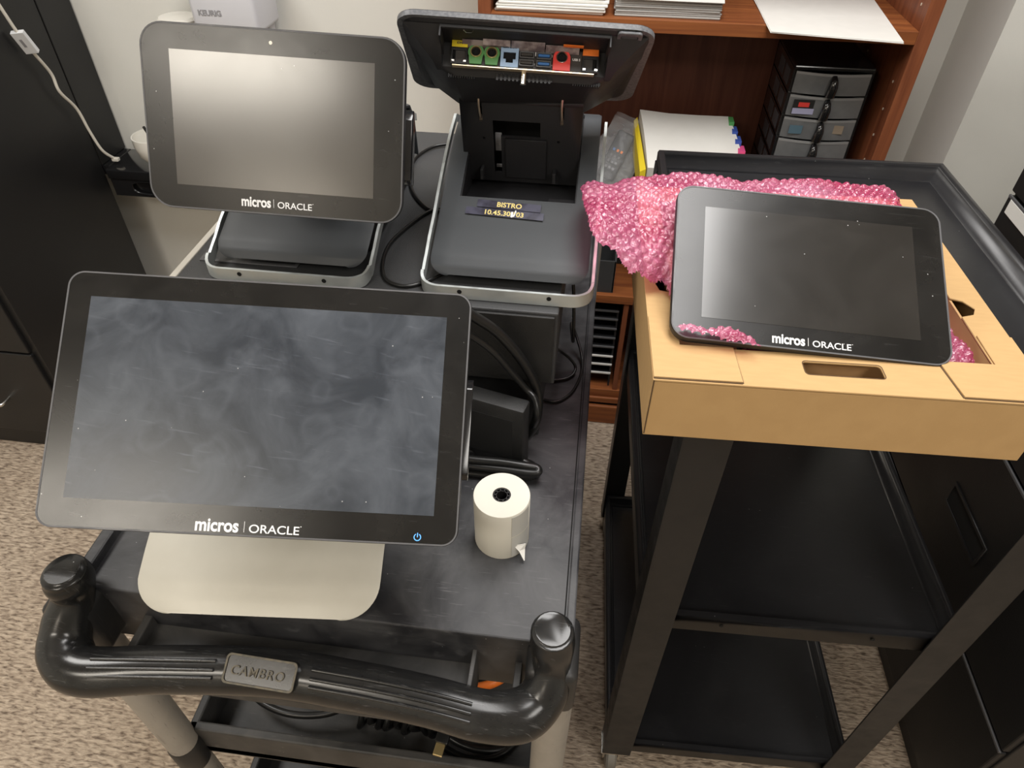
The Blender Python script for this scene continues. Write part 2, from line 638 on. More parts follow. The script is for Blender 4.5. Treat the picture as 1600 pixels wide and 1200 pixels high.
def tag(o, label, cat, group=None, kind=None):
    o['label'] = label
    o['category'] = cat
    if group:
        o['group'] = group
    if kind:
        o['kind'] = kind
    return o


def thing(name, loc, label, cat, group=None):
    o = bpy.data.objects.new(name, None)
    o.empty_display_size = .05
    C.objects.link(o)
    o.location = V(loc)
    WL[o.name] = V(loc)
    return tag(o, label, cat, group)


def struct(o):
    o['kind'] = 'structure'
    return o


def rrect(w, h, r, n=8, cx=0, cy=0):
    out = []
    for (sx, sy, a0) in ((1, 1, 0), (-1, 1, 90), (-1, -1, 180), (1, -1, 270)):
        for k in range(n + 1):
            a = math.radians(a0 + 90 * k / n)
            out.append((cx + sx * (w / 2 - r) + r * math.cos(a), cy + sy * (h / 2 - r) + r * math.sin(a)))
    return out


def frame_m(c, x, y, n):
    return Matrix(((x[0], y[0], n[0], c[0]), (x[1], y[1], n[1], c[1]), (x[2], y[2], n[2], c[2]), (0, 0, 0, 1)))


def euler_frame(c, yaw, tilt, roll):
    a, b, g = [math.radians(v) for v in (yaw, tilt, roll)]
    x = V((math.cos(a), math.sin(a), 0))
    y = V((-math.sin(a) * math.sin(b), math.cos(a) * math.sin(b), math.cos(b)))
    n = x.cross(y)
    x2 = x * math.cos(g) + y * math.sin(g)
    y2 = -x * math.sin(g) + y * math.cos(g)
    return frame_m(c, x2, y2, n)


def rotz(deg, piv):
    return Matrix.Translation(V(piv)) @ Matrix.Rotation(math.radians(deg), 4, 'Z') @ Matrix.Translation(-V(piv))


# ---------------------------------------------------------------- room
def plane(name, pts, m):
    mb = MB()
    vs = [mb.bm.verts.new(V(p)) for p in pts]
    mb.bm.faces.new(vs)
    return struct(obj(name, mb, m, origin=V(pts[0])))


XL, XR, YB, YF = -2.6, 2.4, 1.95, -3.4
o = MB().box((XL, YF, -.05), (XR, YB, 0))
struct(obj('floor', o, M['carpet'], origin=(0, 0, 0)))
o = MB().box((XL, YF, CEIL), (XR, YB, CEIL + .05))
struct(obj('ceiling', o, M['ceiling']))
struct(obj('wall_back', MB().box((XL, YB, 0), (.853, YB + .1, CEIL)), M['wall']))
struct(obj('wall_corner', MB().box((.853, 1.735, 0), (XR, YB + .1, CEIL)), M['wall']))
struct(obj('wall_left', MB().box((XL - .1, YF, 0), (XL, YB, CEIL)), M['wall']))
struct(obj('wall_right', MB().box((XR, YF, 0), (XR + .1, 1.735, CEIL)), M['wall']))
struct(obj('wall_front', MB().box((XL, YF - .1, 0), (XR, YF, CEIL)), M['wall']))
struct(obj('baseboard_back', MB().box((XL, YB - .008, 0), (-.28, YB, .1), .002), M['kick']))

# ---------------------------------------------------------------- utility cart (black plastic)
cart = thing('utility_cart', (-.256, .8, 0), 'worn black plastic utility cart with a bowed push handle, three shelves and grey posts', 'cart')
CX0, CX1, CY0, CY1 = -.538, .023, .361, 1.24
mb = MB()
mb.box((CX0, CY0 - .0015, .905), (CX1, CY1, .93), .002)
mb.box((CX0 - .004, CY0, .87), (CX0 + .012, CY1, .942), .003)
mb.box((CX1 - .006, CY0, .87), (CX1 + .004, CY1, .9315), .002)
mb.box((CX0, CY0, .82), (CX1, CY0 + .014, .9255))
mb.box((CX0, CY1 - .014, .84), (CX1, CY1, .94), .002)
deck = obj('top_deck', mb, M['deck'], cart)
# thin groove line along the right margin of the deck
obj('edge_bead', MB().box((CX1 - .0085, CY0 + .01, .9298), (CX1 - .007, CY1 - .01, .9305)), M['darkgap'], deck)
# front storage ledge with compartments
mb = MB()
mb.box((-.47, .300, .850), (-.080, .366, .858), .001)
mb.box((-.47, .290, .85), (-.02, .300, .876), .002)
mb.box((-.476, .290, .82), (-.466, .366, .876), .002)
mb.box((-.083, .295, .82), (-.078, .362, .893), .001)
mb.box((-.035, .295, .82), (-.027, .365, .876), .001)
obj('front_ledge', mb, M['ledge'], cart)
# corner sockets that join deck and posts
for (x, s) in ((-.538, -1), (.006, 1)):
    mb = MB()
    mb.box((x - .028, .325, .84), (x + .028, .40, .926), .010, seg=3)
    obj('corner_socket', mb, M['cartblk'], cart, smooth=40)
# handle
hp = [(-.528, .352, .976), (-.528, .352, .970), (-.528, .351, .957), (-.530, .346, .934), (-.537, .325, .905), (-.530, .300, .889), (-.500, .286, .884),
      (-.42, .298, .885), (-.301, .309, .888), (-.20, .307, .887), (-.12, .302, .885), (-.062, .296, .882), (-.022, .302, .882), (.0, .322, .893), (.005, .342, .922),
      (.004, .350, .952), (.003, .352, .970), (.003, .352, .976)]
hr = [.018, .0235, .0255, .0215, .026, .028, .0265, .0255, .0255, .0255, .0255, .026, .0275, .025, .0205, .0235, .0225, .018]
mb = MB().tube(hp, hr, 24, 8)
handle = obj('push_handle', mb, M['handle'], cart, smooth=60)
for th_ in (4, 24, 42):
    oy, oz = -.0262 * math.sin(math.radians(th_)), .0262 * math.cos(math.radians(th_))
    for seg in (((-.485, .291, .884), (-.42, .298, .885), (-.350, .305, .8868)), ((-.245, .3085, .8875), (-.18, .306, .8865), (-.12, .302, .885), (-.072, .297, .8825))):
        obj('grip_rib', MB().tube([V(p) + V((0, oy, oz)) for p in seg], .0021, 8, 5), M['handle'], handle, smooth=60)
tilt = Matrix.Translation((-.298, .299, .9095)) @ Matrix.Rotation(math.radians(28), 4, 'X') @ Matrix.Rotation(math.radians(-1.5), 4, 'Z')
mb = MB().plate(rrect(.078, .030, .005), [], .007, tilt @ Matrix.Translation((0, 0, -.001)))
badge = obj('maker_badge', mb, M['handle'], handle, smooth=30)
mb = MB().plate(rrect(.078, .030, .005), [rrect(.074, .026, .004)], .0014, tilt @ Matrix.Translation((0, 0, .006)))
mb.text('CAMBRO', .058, tilt @ Matrix.Translation((-.031, -.0055, .006)), .0015, bold=.004, shear=.12, spacing=1.12)
obj('raised_lettering', mb, mat('worn_raised_lettering', (.07, .062, .045), .45, nscale=200, ncol=(.16, .13, .08)), handle)
# lower shelves
for (zt, h, nm, dz) in ((.522, .085, 'middle_shelf', 0), (.215, .085, 'bottom_shelf', 0)):
    mb = MB()
    mb.box((CX0 + .01, CY0, zt - h), (CX1 - .01, CY1, zt - h + .02))
    mb.box((CX0, CY0, zt - h), (CX1, CY0 + .014, zt), .003)
    mb.box((CX0, CY1 - .014, zt - h), (CX1, CY1, zt), .003)
    mb.box((CX0, CY0, zt - h), (CX0 + .014, CY1, zt), .003)
    mb.box((CX1 - .014, CY0, zt - h), (CX1, CY1, zt), .003)
    obj(nm, mb, M['ledge'] if nm == 'middle_shelf' else M['cartblk'], cart)
# posts with collars
for (x, y) in ((-.547, .350), (.012, .350), (-.538, CY1), (.012, CY1)):
    mb = MB().lathe([(.0225, .10), (.0225, .86 if y < 1 else .93)], (x, y, 0), 24)
    p = obj('post', mb, M['post'], cart, smooth=40)
    for z0 in (.43, .12):
        obj('collar', MB().lathe([(.0225, z0), (.0245, z0 + .004), (.0245, z0 + .065), (.0225, z0 + .07)], (x, y, 0), 24), M['cartblk'], p, smooth=40)
    obj('caster_wheel', MB().lathe([(.001, -.012), (.045, -.012), (.05, -.006), (.05, .006), (.045, .012), (.001, .012)], (0, 0, 0), 24,
        Matrix.Translation((x, y, .05)) @ Matrix.Rotation(PI / 2, 4, 'Y')), M['rubber'], cart, smooth=40)
    obj('caster_fork', MB().box((x - .02, y - .02, .06), (x - .014, y + .02, .105)).box((x + .014, y - .02, .06), (x + .02, y + .02, .105)).box((x - .02, y - .02, .1), (x + .02, y + .02, .108)), M['caster'], cart)

# ---------------------------------------------------------------- cash drawers under the rear terminals
def cash_drawer(x0, x1, y0, y1, z0, z1, label, trim=False):
    t = thing('cash_drawer', ((x0 + x1) / 2, (y0 + y1) / 2, z0), label, 'cash drawer')
    obj('casing', MB().box((x0, y0 + .004, z0), (x1, y1, z1), .002), M['drawertop'], t)
    obj('drawer_front', MB().box((x0 + .004, y0, z0 + .004), (x1 - .004, y0 + .004, z1 - .004), .001), M['drawerbox'], t)
    obj('key_lock', MB().lathe([(.009, 0), (.009, .004), (.004, .004), (.004, .003)], (0, 0, 0), 20, Matrix.Translation(((x0 + x1) / 2, y0, (z0 + z1) / 2)) @ Matrix.Rotation(PI / 2, 4, 'X')), M['chrome'], t)
    if trim:
        obj('side_trim', MB().box((x0 - .009, y0, z1 - .012), (x0, y1 - .02, z1 + .001), .001), M['cream'], t)
        obj('inset_panel', MB().plate([(x0 + .012, .70), (x0 + .14, .70), (x0 + .14, .84), (x0 + .012, .84)], [[(x0 + .016, .704), (x0 + .136, .704), (x0 + .136, .836), (x0 + .016, .836)]], .002, Matrix.Translation((0, 0, z1))), M['rim'], t)
    return t


cash_drawer(-.495, -.040, .658, 1.141, .93, 1.04, 'lower black steel cash drawer standing directly on the plastic cart deck')
cash_drawer(-.497, -.023, .645, 1.141, 1.04, 1.15, 'upper black steel cash drawer that carries the two rear terminals', True)


# ---------------------------------------------------------------- point of sale terminals
def tablet(root, Mx, w, h, r, aw, ah, ac, lcd, logo, rim_t=.0025, power=None, camdot=None, body=.035, reader=None):
    """display head seen from the front. local x right, y up, z out"""
    T = lambda z: Mx @ Matrix.Translation((0, 0, z))
    mb = MB()
    rings = []
    for (s, z, rr) in ((0, 0, r), (.0006, -.0015, r), (.0006, -.008, r), (-.004, -.012, r), (-.03, -.02, r * .8), (-.045, -body, r * .6)):
        rings.append([Mx @ V((x, y, z)) for x, y in rrect(w + 2 * s, h + 2 * s, max(r + s, .006), 8)])
    mb.loft(rings)
    hs = obj('display_head', mb, M['housing'], root, smooth=35)
    mb = MB().plate(rrect(w, h, r), [rrect(w - .003, h - .003, r - .0015)], .0016, T(-.001))
    obj('bezel_highlight', mb, M['rim'], hs)  # grey ring paints the edge highlight of the glass
    mb = MB().plate(rrect(w - .003, h - .003, r - .0015), [], .0008, T(-.0006))
    obj('bezel_glass', mb, M['glass'], hs)
    cx, cy = ac
    mb = MB().plate([(cx - aw / 2, cy - ah / 2), (cx + aw / 2, cy - ah / 2), (cx + aw / 2, cy + ah / 2), (cx - aw / 2, cy + ah / 2)], [], .0003, T(.0002))
    obj('screen', mb, lcd, hs)
    (mx, mw, sx, ox, ow, by, hgt) = logo
    mb = MB()
    LZ = lambda x, y: Mx @ Matrix.Translation((x, y, .0004))
    mb.text('micros', mw, LZ(mx, by), .0002, bold=.028, height=hgt)
    mb.text('ORACLE', ow, LZ(ox, by), .0002, bold=.008, height=hgt * .66)
    mb.text('.', ow * .02, LZ(ox + ow + .0008, by + hgt * .62), .0002, bold=.02)
    mb.plate([(sx, by), (sx + .0004, by), (sx + .0004, by + hgt * .85), (sx, by + hgt * .85)], [], .0002, LZ(0, 0))
    obj('logo_lettering', mb, M['white'], hs)
    if power:
        px, py = power
        ring = [(px + .0035 * math.cos(math.radians(a)), py + .0035 * math.sin(math.radians(a))) for a in range(120, 421, 15)]
        ring2 = [(px + .0027 * math.cos(math.radians(a)), py + .0027 * math.sin(math.radians(a))) for a in range(420, 119, -15)]
        mb = MB().plate(ring + ring2, [], .0002, LZ(0, 0))
        mb.plate([(px - .0004, py), (px + .0004, py), (px + .0004, py + .004), (px - .0004, py + .004)], [], .0002, LZ(0, 0))
        obj('power_symbol', mb, M['blueled'], hs)
    if camdot:
        mb = MB().lathe([(.0018, 0), (.0018, .0003)], (0, 0, 0), 16, Mx @ Matrix.Translation((camdot[0], camdot[1], .0003)))
        obj('camera_lens', mb, mat('pale_camera_lens', (.75, .70, .6), .3), hs)
    if reader:
        x0, x1, y0, y1, zf = reader
        mb = MB()
        pr = [(y0, -.030), (y0, zf - .006), (y0 + .006, zf), (y1 - .010, zf), (y1, zf - .010), (y1, -.022), (y1 - .02, -.030)]
        mb.prism([Mx @ V((x0, y, z)) for y, z in pr], (Mx.to_3x3() @ V((x1 - x0, 0, 0))), bev=.001)
        obj('card_reader', mb, M['gloss'], root, smooth=40)
    return hs


def cover_sheet(prof, hw, r, org, yawdeg, hole=None, th=.003):
    """bent sheet: prof list of (y, z) from the front edge; half width hw; front corners rounded r; hole (u0,u1,y0,y1)"""
    P = []
    for i in range(len(prof) - 1):
        for k in range(4):
            t = k / 4
            P.append((prof[i][0] * (1 - t) + prof[i + 1][0] * t, prof[i][1] * (1 - t) + prof[i + 1][1] * t))
    # extra rows close to the front edge for the corner curve
    extra = []
    for q in (0, .03, .1, .2, .35, .55, .8):
        extra.append((prof[0][0] + (prof[1][0] - prof[0][0]) * q, prof[0][1] + (prof[1][1] - prof[0][1]) * q))
    P = extra + [p for p in P if p[0] > extra[-1][0] + 1e-4] + [prof[-1]]
    if hole:
        P = sorted(P + [(hole[2], None), (hole[3], None)], key=lambda q: q[0]) if False else P
    R = Matrix.Translation(V(org)) @ Matrix.Rotation(math.radians(yawdeg), 4, 'Z')
    b = bmesh.new()
    rows = []
    s = 0
    for i, (y, z) in enumerate(P):
        if i:
            s += math.hypot(y - P[i - 1][0], z - P[i - 1][1])
        half = hw if s >= r else hw - r + math.sqrt(max(r * r - (r - s) ** 2, 0))
        xs = [-half, -half * .96]
        if hole:
            hh = min(hole[1], half * .9)
            xs += [-hh, 0, hh]
        else:
            xs += [-half * .5, 0, half * .5]
        xs += [half * .96, half]
        row = []
        for x in xs:
            dz = -.0016 if abs(x) > half * .98 else 0
            row.append(b.verts.new(R @ V((x, y, z + dz))))
        rows.append((y, row))
    for i in range(len(rows) - 1):
        y = (rows[i][0] + rows[i + 1][0]) / 2
        for j in range(6):
            if hole and hole[2] < y < hole[3] and j in (2, 3):
                continue
            a, c = rows[i][1], rows[i + 1][1]
            b.faces.new((a[j], a[j + 1], c[j + 1], c[j]))
    bmesh.ops.recalc_face_normals(b, faces=b.faces)
    if sum(f.normal.z for f in b.faces) < 0:
        bmesh.ops.reverse_faces(b, faces=b.faces)
    bmesh.ops.solidify(b, geom=b.faces[:], thickness=th)
    mb = MB()
    mb.merge(b)
    return mb


def band(path, h, th):
    """vertical strip following a path; h height upward"""
    n = len(path)
    rings = []
    for i in range(n):
        a, c = V(path[max(i - 1, 0)]), V(path[min(i + 1, n - 1)])
        t = (c - a)
        t.z = 0
        if t.length < 1e-6:
            t = V((0, 1, 0))
        t.normalize()
        nn = V((-t.y, t.x, 0)) * th / 2
        p = V(path[i])
        hh = h[i] if isinstance(h, list) else h
        rings.append([p - nn, p + nn, p + nn + V((0, 0, hh)), p - nn + V((0, 0, hh))])
    return MB().loft(rings)


def small_stand(root, cx, y0, z0, black_neck=True, neck=None):
    """charcoal curved cover over a U shaped aluminium frame. cx centre, y0 front, z0 surface"""
    prof = [(.028, .014), (.034, .022), (.046, .030), (.070, .040), (.098, .052), (.127, .067), (.156, .081), (.19, .096), (.23, .110), (.28, .119), (.30, .113), (.318, .09), (.325, .03)]
    mb = cover_sheet(prof, .096, .022, (cx, y0, z0), 0, hole=(-.073, .073, .127, .2799))
    obj('stand_cover', mb, M['cover'], root, smooth=35)
    fr = [(-.1025, .30, .09), (-.1025, .265, .107), (-.1025, .23, .099), (-.1025, .19, .085), (-.1025, .156, .070), (-.1025, .127, .056), (-.1025, .098, .041), (-.1025, .070, .028), (-.1025, .050, .017), (-.1025, .036, .008), (-.1025, .028, .004)]
    path, hs = [], []
    for (x, y, z) in fr:
        path.append((cx + x, y0 + y, z0 + z))
        hs.append(.010 if z > .04 else (.012 if z > .015 else .015))
    rr = .024
    for k in range(0, 9):
        a = math.radians(180 + 90 * k / 8)
        path.append((cx - .1025 + rr + rr * math.cos(a), y0 + rr + rr * math.sin(a), z0 + .001 + .004 * max(0, 1 - k / 3)))
        hs.append(.016)
    path2 = [(2 * cx - p[0], p[1], p[2]) for p in reversed(path)]
    mb = band(path + path2, hs + hs[::-1], .0035)
    fo = obj('aluminium_frame', mb, M['alu'], root, smooth=35)
    for sx in (-.053, .053):
        obj('screw_hole', MB().lathe([(.0028, 0), (.0028, .0006)], (0, 0, 0), 16, Matrix.Translation((cx + sx, y0 - .0016, z0 + .011)) @ Matrix.Rotation(PI / 2, 4, 'X')), M['darkgap'], fo)
    # dark body below the cover and the sunk tray that holds the neck
    obj('base_body', MB().box((cx - .088, y0 + .085, z0 + .001), (cx + .088, y0 + .30, z0 + .036), .004), M['darkbase'], root)
    mb = MB()
    side = [(.127, .064), (.140, .048), (.275, .042), (.275, .116), (.23, .107), (.19, .093), (.156, .078)]
    for sx in (-.0735, .0715):
        mb.prism([(cx + sx, y0 + y, z0 + z) for y, z in side], (.002, 0, 0))
    mb.prism([(cx - .073, y0 + y, z0 + z) for y, z in ((.125, .066), (.142, .050), (.275, .044), (.275, .040), (.140, .046), (.122, .063))], (.146, 0, 0))
    mb.box((cx + .038, y0 + .130, z0 + .050), (cx + .071, y0 + .142, z0 + .064), .001)
    obj('neck_tray', mb, M['housing'], root)


# --- rear left terminal, facing the camera
t1 = thing('pos_terminal', (-.357, .79, 1.15), 'small touchscreen terminal facing forward at the rear left, its screen reflecting warm light', 'point of sale terminal')
small_stand(t1, -.360, .664, 1.15)
M1 = euler_frame((-.340, .691, 1.336), 4.2, 25.5, -2.4)
SMALL_LOGO = (-.038, .0325, -.0025, .002, .038, -.0855, .0105)
tablet(t1, M1, .278, .186, .024, .216, .1355, (-.0005, 0), M['lcd'], SMALL_LOGO, camdot=(-.001, .080), reader=(.120, .146, -.052, .026, -.009))
mb = MB()
mb.prism([(-.43, .745, 1.32), (-.43, .79, 1.345), (-.43, .84, 1.30), (-.43, .90, 1.20), (-.43, .85, 1.20), (-.43, .775, 1.27)], (.148, 0, 0), bev=.003)
obj('neck', mb, M['housing'], t1, smooth=40)

# --- terminal lying in the cardboard tray
t3 = thing('pos_terminal', (.25, .70, 1.125), 'small touchscreen terminal lying in the cardboard tray on pink bubble wrap', 'point of sale terminal')
M3 = euler_frame((.2335, .643, 1.2359), 5.0, 62.0, -5.0)
tablet(t3, M3, .278, .182, .018, .218, .132, (0, 0), M['lcdcool'], SMALL_LOGO, body=.03, reader=(.125, .1415, -.052, .016, -.008))
mb = MB()
mb.prism([(.18, .62, 1.19), (.18, .72, 1.235), (.18, .79, 1.20), (.18, .80, 1.135), (.18, .62, 1.135)], (.12, 0, 0), bev=.003)
obj('folded_stand', mb, M['housing'], t3, smooth=40)

# --- large terminal at the front
t0 = thing('pos_terminal', (-.318, .46, .93), 'large widescreen terminal with fingerprint smears and a beige foot at the cart front', 'point of sale terminal')
M0 = euler_frame((-.294, .440, 1.167), 10.2, 50.2, -5.0)
tablet(t0, M0, .3905, .2445, .015, .344, .1925, (0, .0015), M['lcdbig'], (-.0485, .040, -.0035, .0012, .0465, -.1185, .0118), power=(.158, -.115), reader=(.17, .2015, -.060, .040, -.012), body=.035)
prof = [(0, .012), (.012, .020), (.03, .030), (.06, .043), (.10, .058), (.15, .074), (.20, .090), (.235, .105), (.255, .10), (.262, .05), (.262, .003)]
mb = cover_sheet(prof, .1335, .040, (-.318, .343, .93), 5, th=.0025)
obj('stand_cover', mb, M['silver'], t0, smooth=35)
R0 = rotz(5, (-.318, .343, .93))
obj('base_body', MB().box((-.43, .375, .9305), (-.206, .58, .950), .003, R0), M['darkbase'], t0)
mb = MB()
mb.prism([(-.37, .44, 1.10), (-.37, .49, 1.145), (-.37, .56, 1.05), (-.37, .565, 1.02), (-.37, .50, 1.008)], (.12, 0, 0), bev=.003)
obj('neck', mb, M['housing'], t0, smooth=40)

# --- rear middle terminal, head flipped up so that its back and ports show
t2 = thing('pos_terminal', (-.089, .79, 1.15), 'terminal flipped away from the camera, showing its rear ports and a BISTRO label', 'point of sale terminal')
small_stand(t2, -.089, .664, 1.15)
Lb = Matrix.Translation((-.0935, .7775, 1.2105)) @ Matrix.Rotation(math.radians(26.5), 4, 'X') @ Matrix.Rotation(math.radians(-2), 4, 'Z')
# two strips of label tape on the cover
mb = MB()
mb.plate([(-.045, 0), (.035, -.0006), (.035, .0105), (-.045, .0105)], [], .0004, Lb @ Matrix.Translation((0, -.0015, .0012)))
mb.plate([(-.058, 0), (.040, 0), (.040, .0105), (-.058, .0105)], [], .0004, Lb @ Matrix.Translation((0, -.0135, .0012)))
lt = obj('label_tape', mb, M['tape'], t2)
mb = MB()
mb.text('BISTRO', .031, Lb @ Matrix.Translation((-.020, .0005, .0017)), .0002, bold=.02, height=.0072)
mb.text('10.45.30.103', .0485, Lb @ Matrix.Translation((-.0335, -.0118, .0017)), .0002, bold=.02, height=.0070)
obj('gold_label_lettering', mb, M['gold'], lt)
mb = MB().plate([(-.0012, -.012), (.0005, -.0125), (.0030, -.006), (.0052, -.005), (.0045, -.0015), (.0032, -.002), (.0035, -.011), (.0018, -.011), (.0012, -.004), (-.0016, -.0045)], [], .0003, Lb @ Matrix.Translation((.0005, -.0012, .0020)))
obj('torn_tape_scrap', mb, M['white'], lt)

P1, P2 = V((-.219, .775, 1.434)), V((.055, .797, 1.422))
uu = (P2 - P1).normalized()
tt = math.radians(46)
dd = V((0, math.sin(tt), -math.cos(tt)))
dd = (dd - uu * dd.dot(uu)).normalized()
bb = dd.cross(uu)
if bb.z > 0:
    bb = -bb
# local: x along u, y along d (away/down), z along b (towards viewer, below)
MM = frame_m(P1 + (P2 - P1) / 2, uu, dd, bb)
W2, H2 = .276, .168


def ring2(w0, w1, y0, y1, z, r, n=6):
    """rounded quad in local xy at height z: half widths w0 at y0 edge, w1 at y1 edge"""
    out = []
    for x, y in rrect(2, 2, .01, n):
        pass
    pts = rrect(1, y1 - y0, r, n, 0, (y0 + y1) / 2)
    for (x, y) in pts:
        k = (y - y0) / (y1 - y0)
        hw = w0 * (1 - k) + w1 * k
        xx = (abs(x) - .5) + hw
        out.append(MM @ V((math.copysign(xx, x), y, z)))
    return out


mb = MB()
mb.loft([ring2(W2 / 2, W2 / 2, 0, H2, 0, .022), ring2(W2 / 2, W2 / 2, 0, H2, .005, .022)])
head = obj('display_head', mb, M['housing'], t2, smooth=40)
obj('front_glass', MB().plate(rrect(W2 - .004, H2 - .004, .020, cy=H2 / 2), [], .0008, MM @ Matrix.Translation((0, 0, -.001))), M['glass'], head)
mb = MB()
mb.loft([ring2(W2 / 2 + .0004, W2 / 2 + .0004, -.0004, H2 + .0004, .0008, .0222), ring2(W2 / 2 + .0004, W2 / 2 + .0004, -.0004, H2 + .0004, .0062, .0222)])
obj('grey_edge_band', mb, M['edge'], head, smooth=40)
# left and right cheeks and the thick rear block: housing swells towards the neck, cut open for the port bay
mb = MB()
mb.loft([ring2(.134, .125, .004, .164, .006, .02), ring2(.131, .120, .008, .160, .0085, .02)])
for s in (-1, 1):
    xi = .0905
    xo = .131
    pr = [(.010, .0085), (.055, .0085), (.055, .036), (.040, .033), (.022, .020)]
    A = [MM @ V((s * xi, y, z)) for y, z in pr]
    B = [MM @ V((s * (xo - max(0, z - .0085) * 1.25), y, z)) for y, z in pr]
    mb.loft([A, B])
mb.loft([ring2(.128, .112, .0465, .158, .0085, .004), ring2(.096, .080, .050, .146, .034, .006), ring2(.080, .070, .056, .132, .041, .006)])
rear = obj('rear_housing', mb, M['housing'], head, smooth=25)
# bay ceiling line, lip across the near edge
mb = MB().box((-.0915, .008, .0085), (.0915, .012, .0125), .001, MM)
mb.box((-.0915, .008, .0085), (-.0895, .048, .022), .0005, MM)
mb.box((.0895, .008, .0085), (.0915, .048, .022), .0005, MM)
obj('bay_frame', mb, M['housing'], rear)
# port panel: faces the near edge. local panel coordinates: x, z(0 near glass .. ), at y = .046
PP = MM @ Matrix.Translation((0, .0462, 0)) @ Matrix(((1, 0, 0, 0), (0, 0, -1, 0), (0, -1, 0, 0), (0, 0, 0, 1)))
# PP: x right, y -> -local z (up on the photo), z -> towards the viewer (-local y)


def pbox(mb, x0, x1, y0, y1, d0, d1, bev=0):
    return mb.box((x0, -y1, d0), (x1, -y0, d1), bev, PP)


mb = MB()
pbox(mb, -.076, .076, .010, .034, 0, .0015)
panel = obj('port_panel', mb, M['portplate'], head)
UX = lambda px: (px - 821) / 411 * .2755      # photo pixel across the panel to metres
PX = lambda px, k=0: UX(px) * 1.05


def ringhole(cx, cy, ro, ri, th, n=24):
    return ([(cx + ro * math.cos(2 * PI * k / n), cy + ro * math.sin(2 * PI * k / n)) for k in range(n)], [(cx + ri * math.cos(2 * PI * k / n), cy + ri * math.sin(2 * PI * k / n)) for k in range(n)], th)


def din_port(cx, colour, red=False):
    cy = -.0205
    if red:
        outer = [(cx - .0095, cy - .013), (cx + .0095, cy - .013)] + [(cx + .0095 * math.cos(a), cy + .001 + .0095 * math.sin(a)) for a in [PI * k / 12 for k in range(13)]]
    else:
        outer = [(cx - .0065, cy - .012), (cx + .0065, cy - .012)] + [(cx + .0088 * math.cos(a), cy + .001 + .0088 * math.sin(a)) for a in [-.5 + (PI + 1.0) * k / 14 for k in range(15)]]
    o, i, th = ringhole(cx, cy + .001, .0068, .0060, .002)
    pt = obj('round_port', MB().plate(outer, [[(cx + .0062 * math.cos(2 * PI * k / 24), cy + .001 + .0062 * math.sin(2 * PI * k / 24)) for k in range(24)]], .0030, PP @ Matrix.Translation((0, 0, .0015))), colour, panel)
    return cx, cy


for (px, colr, rd) in ((745, M['green'], False), (770, M['green'], False), (880, M['red'], True)):
    cx, cy = din_port(PX(px), colr, rd)
    mb = MB().lathe([(.0062, 0), (.0062, .0048), (.0052, .0048), (.0052, .001), (.0, .001)], (0, 0, 0), 24, PP @ Matrix.Translation((cx, cy + .001, .0012)))
    obj('port_ring', mb, M['brass'] if not rd else M['chrome'], panel, smooth=40)
    mb = MB().lathe([(.0050, 0), (.0050, .002)], (0, 0, 0), 20, PP @ Matrix.Translation((cx, cy + .001, .0016)))
    for a in (30, 90, 150, 210, 270, 330):
        mb.lathe([(.0006, 0), (.0006, .003)], (0, 0, 0), 8, PP @ Matrix.Translation((cx + .003 * math.cos(math.radians(a)), cy + .001 + .003 * math.sin(math.radians(a)), .0016)))
    obj('port_socket', mb, M['darkgap'], panel)
# light blue network port
cx = PX(798)
jack = lambda cx, s=1.0: [(cx - .0065 * s, -.026), (cx + .0065 * s, -.026), (cx + .0065 * s, -.0165), (cx + .004 * s, -.0165), (cx + .004 * s, -.0135), (cx - .004 * s, -.0135), (cx - .0065 * s, -.0165)]
obj('network_port', MB().plate([(cx - .0098, -.034), (cx + .0098, -.034), (cx + .0098, -.007), (cx - .0098, -.007)],
    [[(cx - .0068, -.017), (cx + .0068, -.017), (cx + .0068, -.0255), (cx + .004, -.0255), (cx + .004, -.0295), (cx - .004, -.0295), (cx - .004, -.0255), (cx - .0068, -.0255)]], .0042, PP @ Matrix.Translation((0, 0, .0012))), M['lightblue'], panel)
obj('port_socket', MB().box((cx - .0075, -.030, .0013), (cx + .0075, -.016, .002), 0, PP), M['darkgap'], panel)
# yellow and orange outer ports
for (px, colr, yo) in ((719, M['yellow'], .0), (925, M['orange'], .0)):
    cx = PX(px)
    obj('port_tab', MB().box((cx - .0088, -.0155 + yo, .0), (cx + .0088, -.0075 + yo, .0055), .0006, PP), colr, panel)
    mb = MB().plate([(cx - .0088, -.0335), (cx + .0088, -.0335), (cx + .0088, -.0155), (cx - .0088, -.0155)], [[(cx - .0072, -.018), (cx + .0072, -.018), (cx + .0072, -.031), (cx - .0072, -.031)]], .0045, PP @ Matrix.Translation((0, 0, 0)))
    obj('network_port', mb, M['housing'], panel)
    obj('port_socket', MB().box((cx - .0074, -.032, .0002), (cx + .0074, -.017, .001), 0, PP), M['darkgap'], panel)
    mb = MB().box((cx - .0080, -.0318, .0045), (cx - .0050, -.0298, .0052), 0, PP).box((cx + .0050, -.0318, .0045), (cx + .0080, -.0298, .0052), 0, PP)
    obj('contact_clip', mb, M['chrome'], panel)
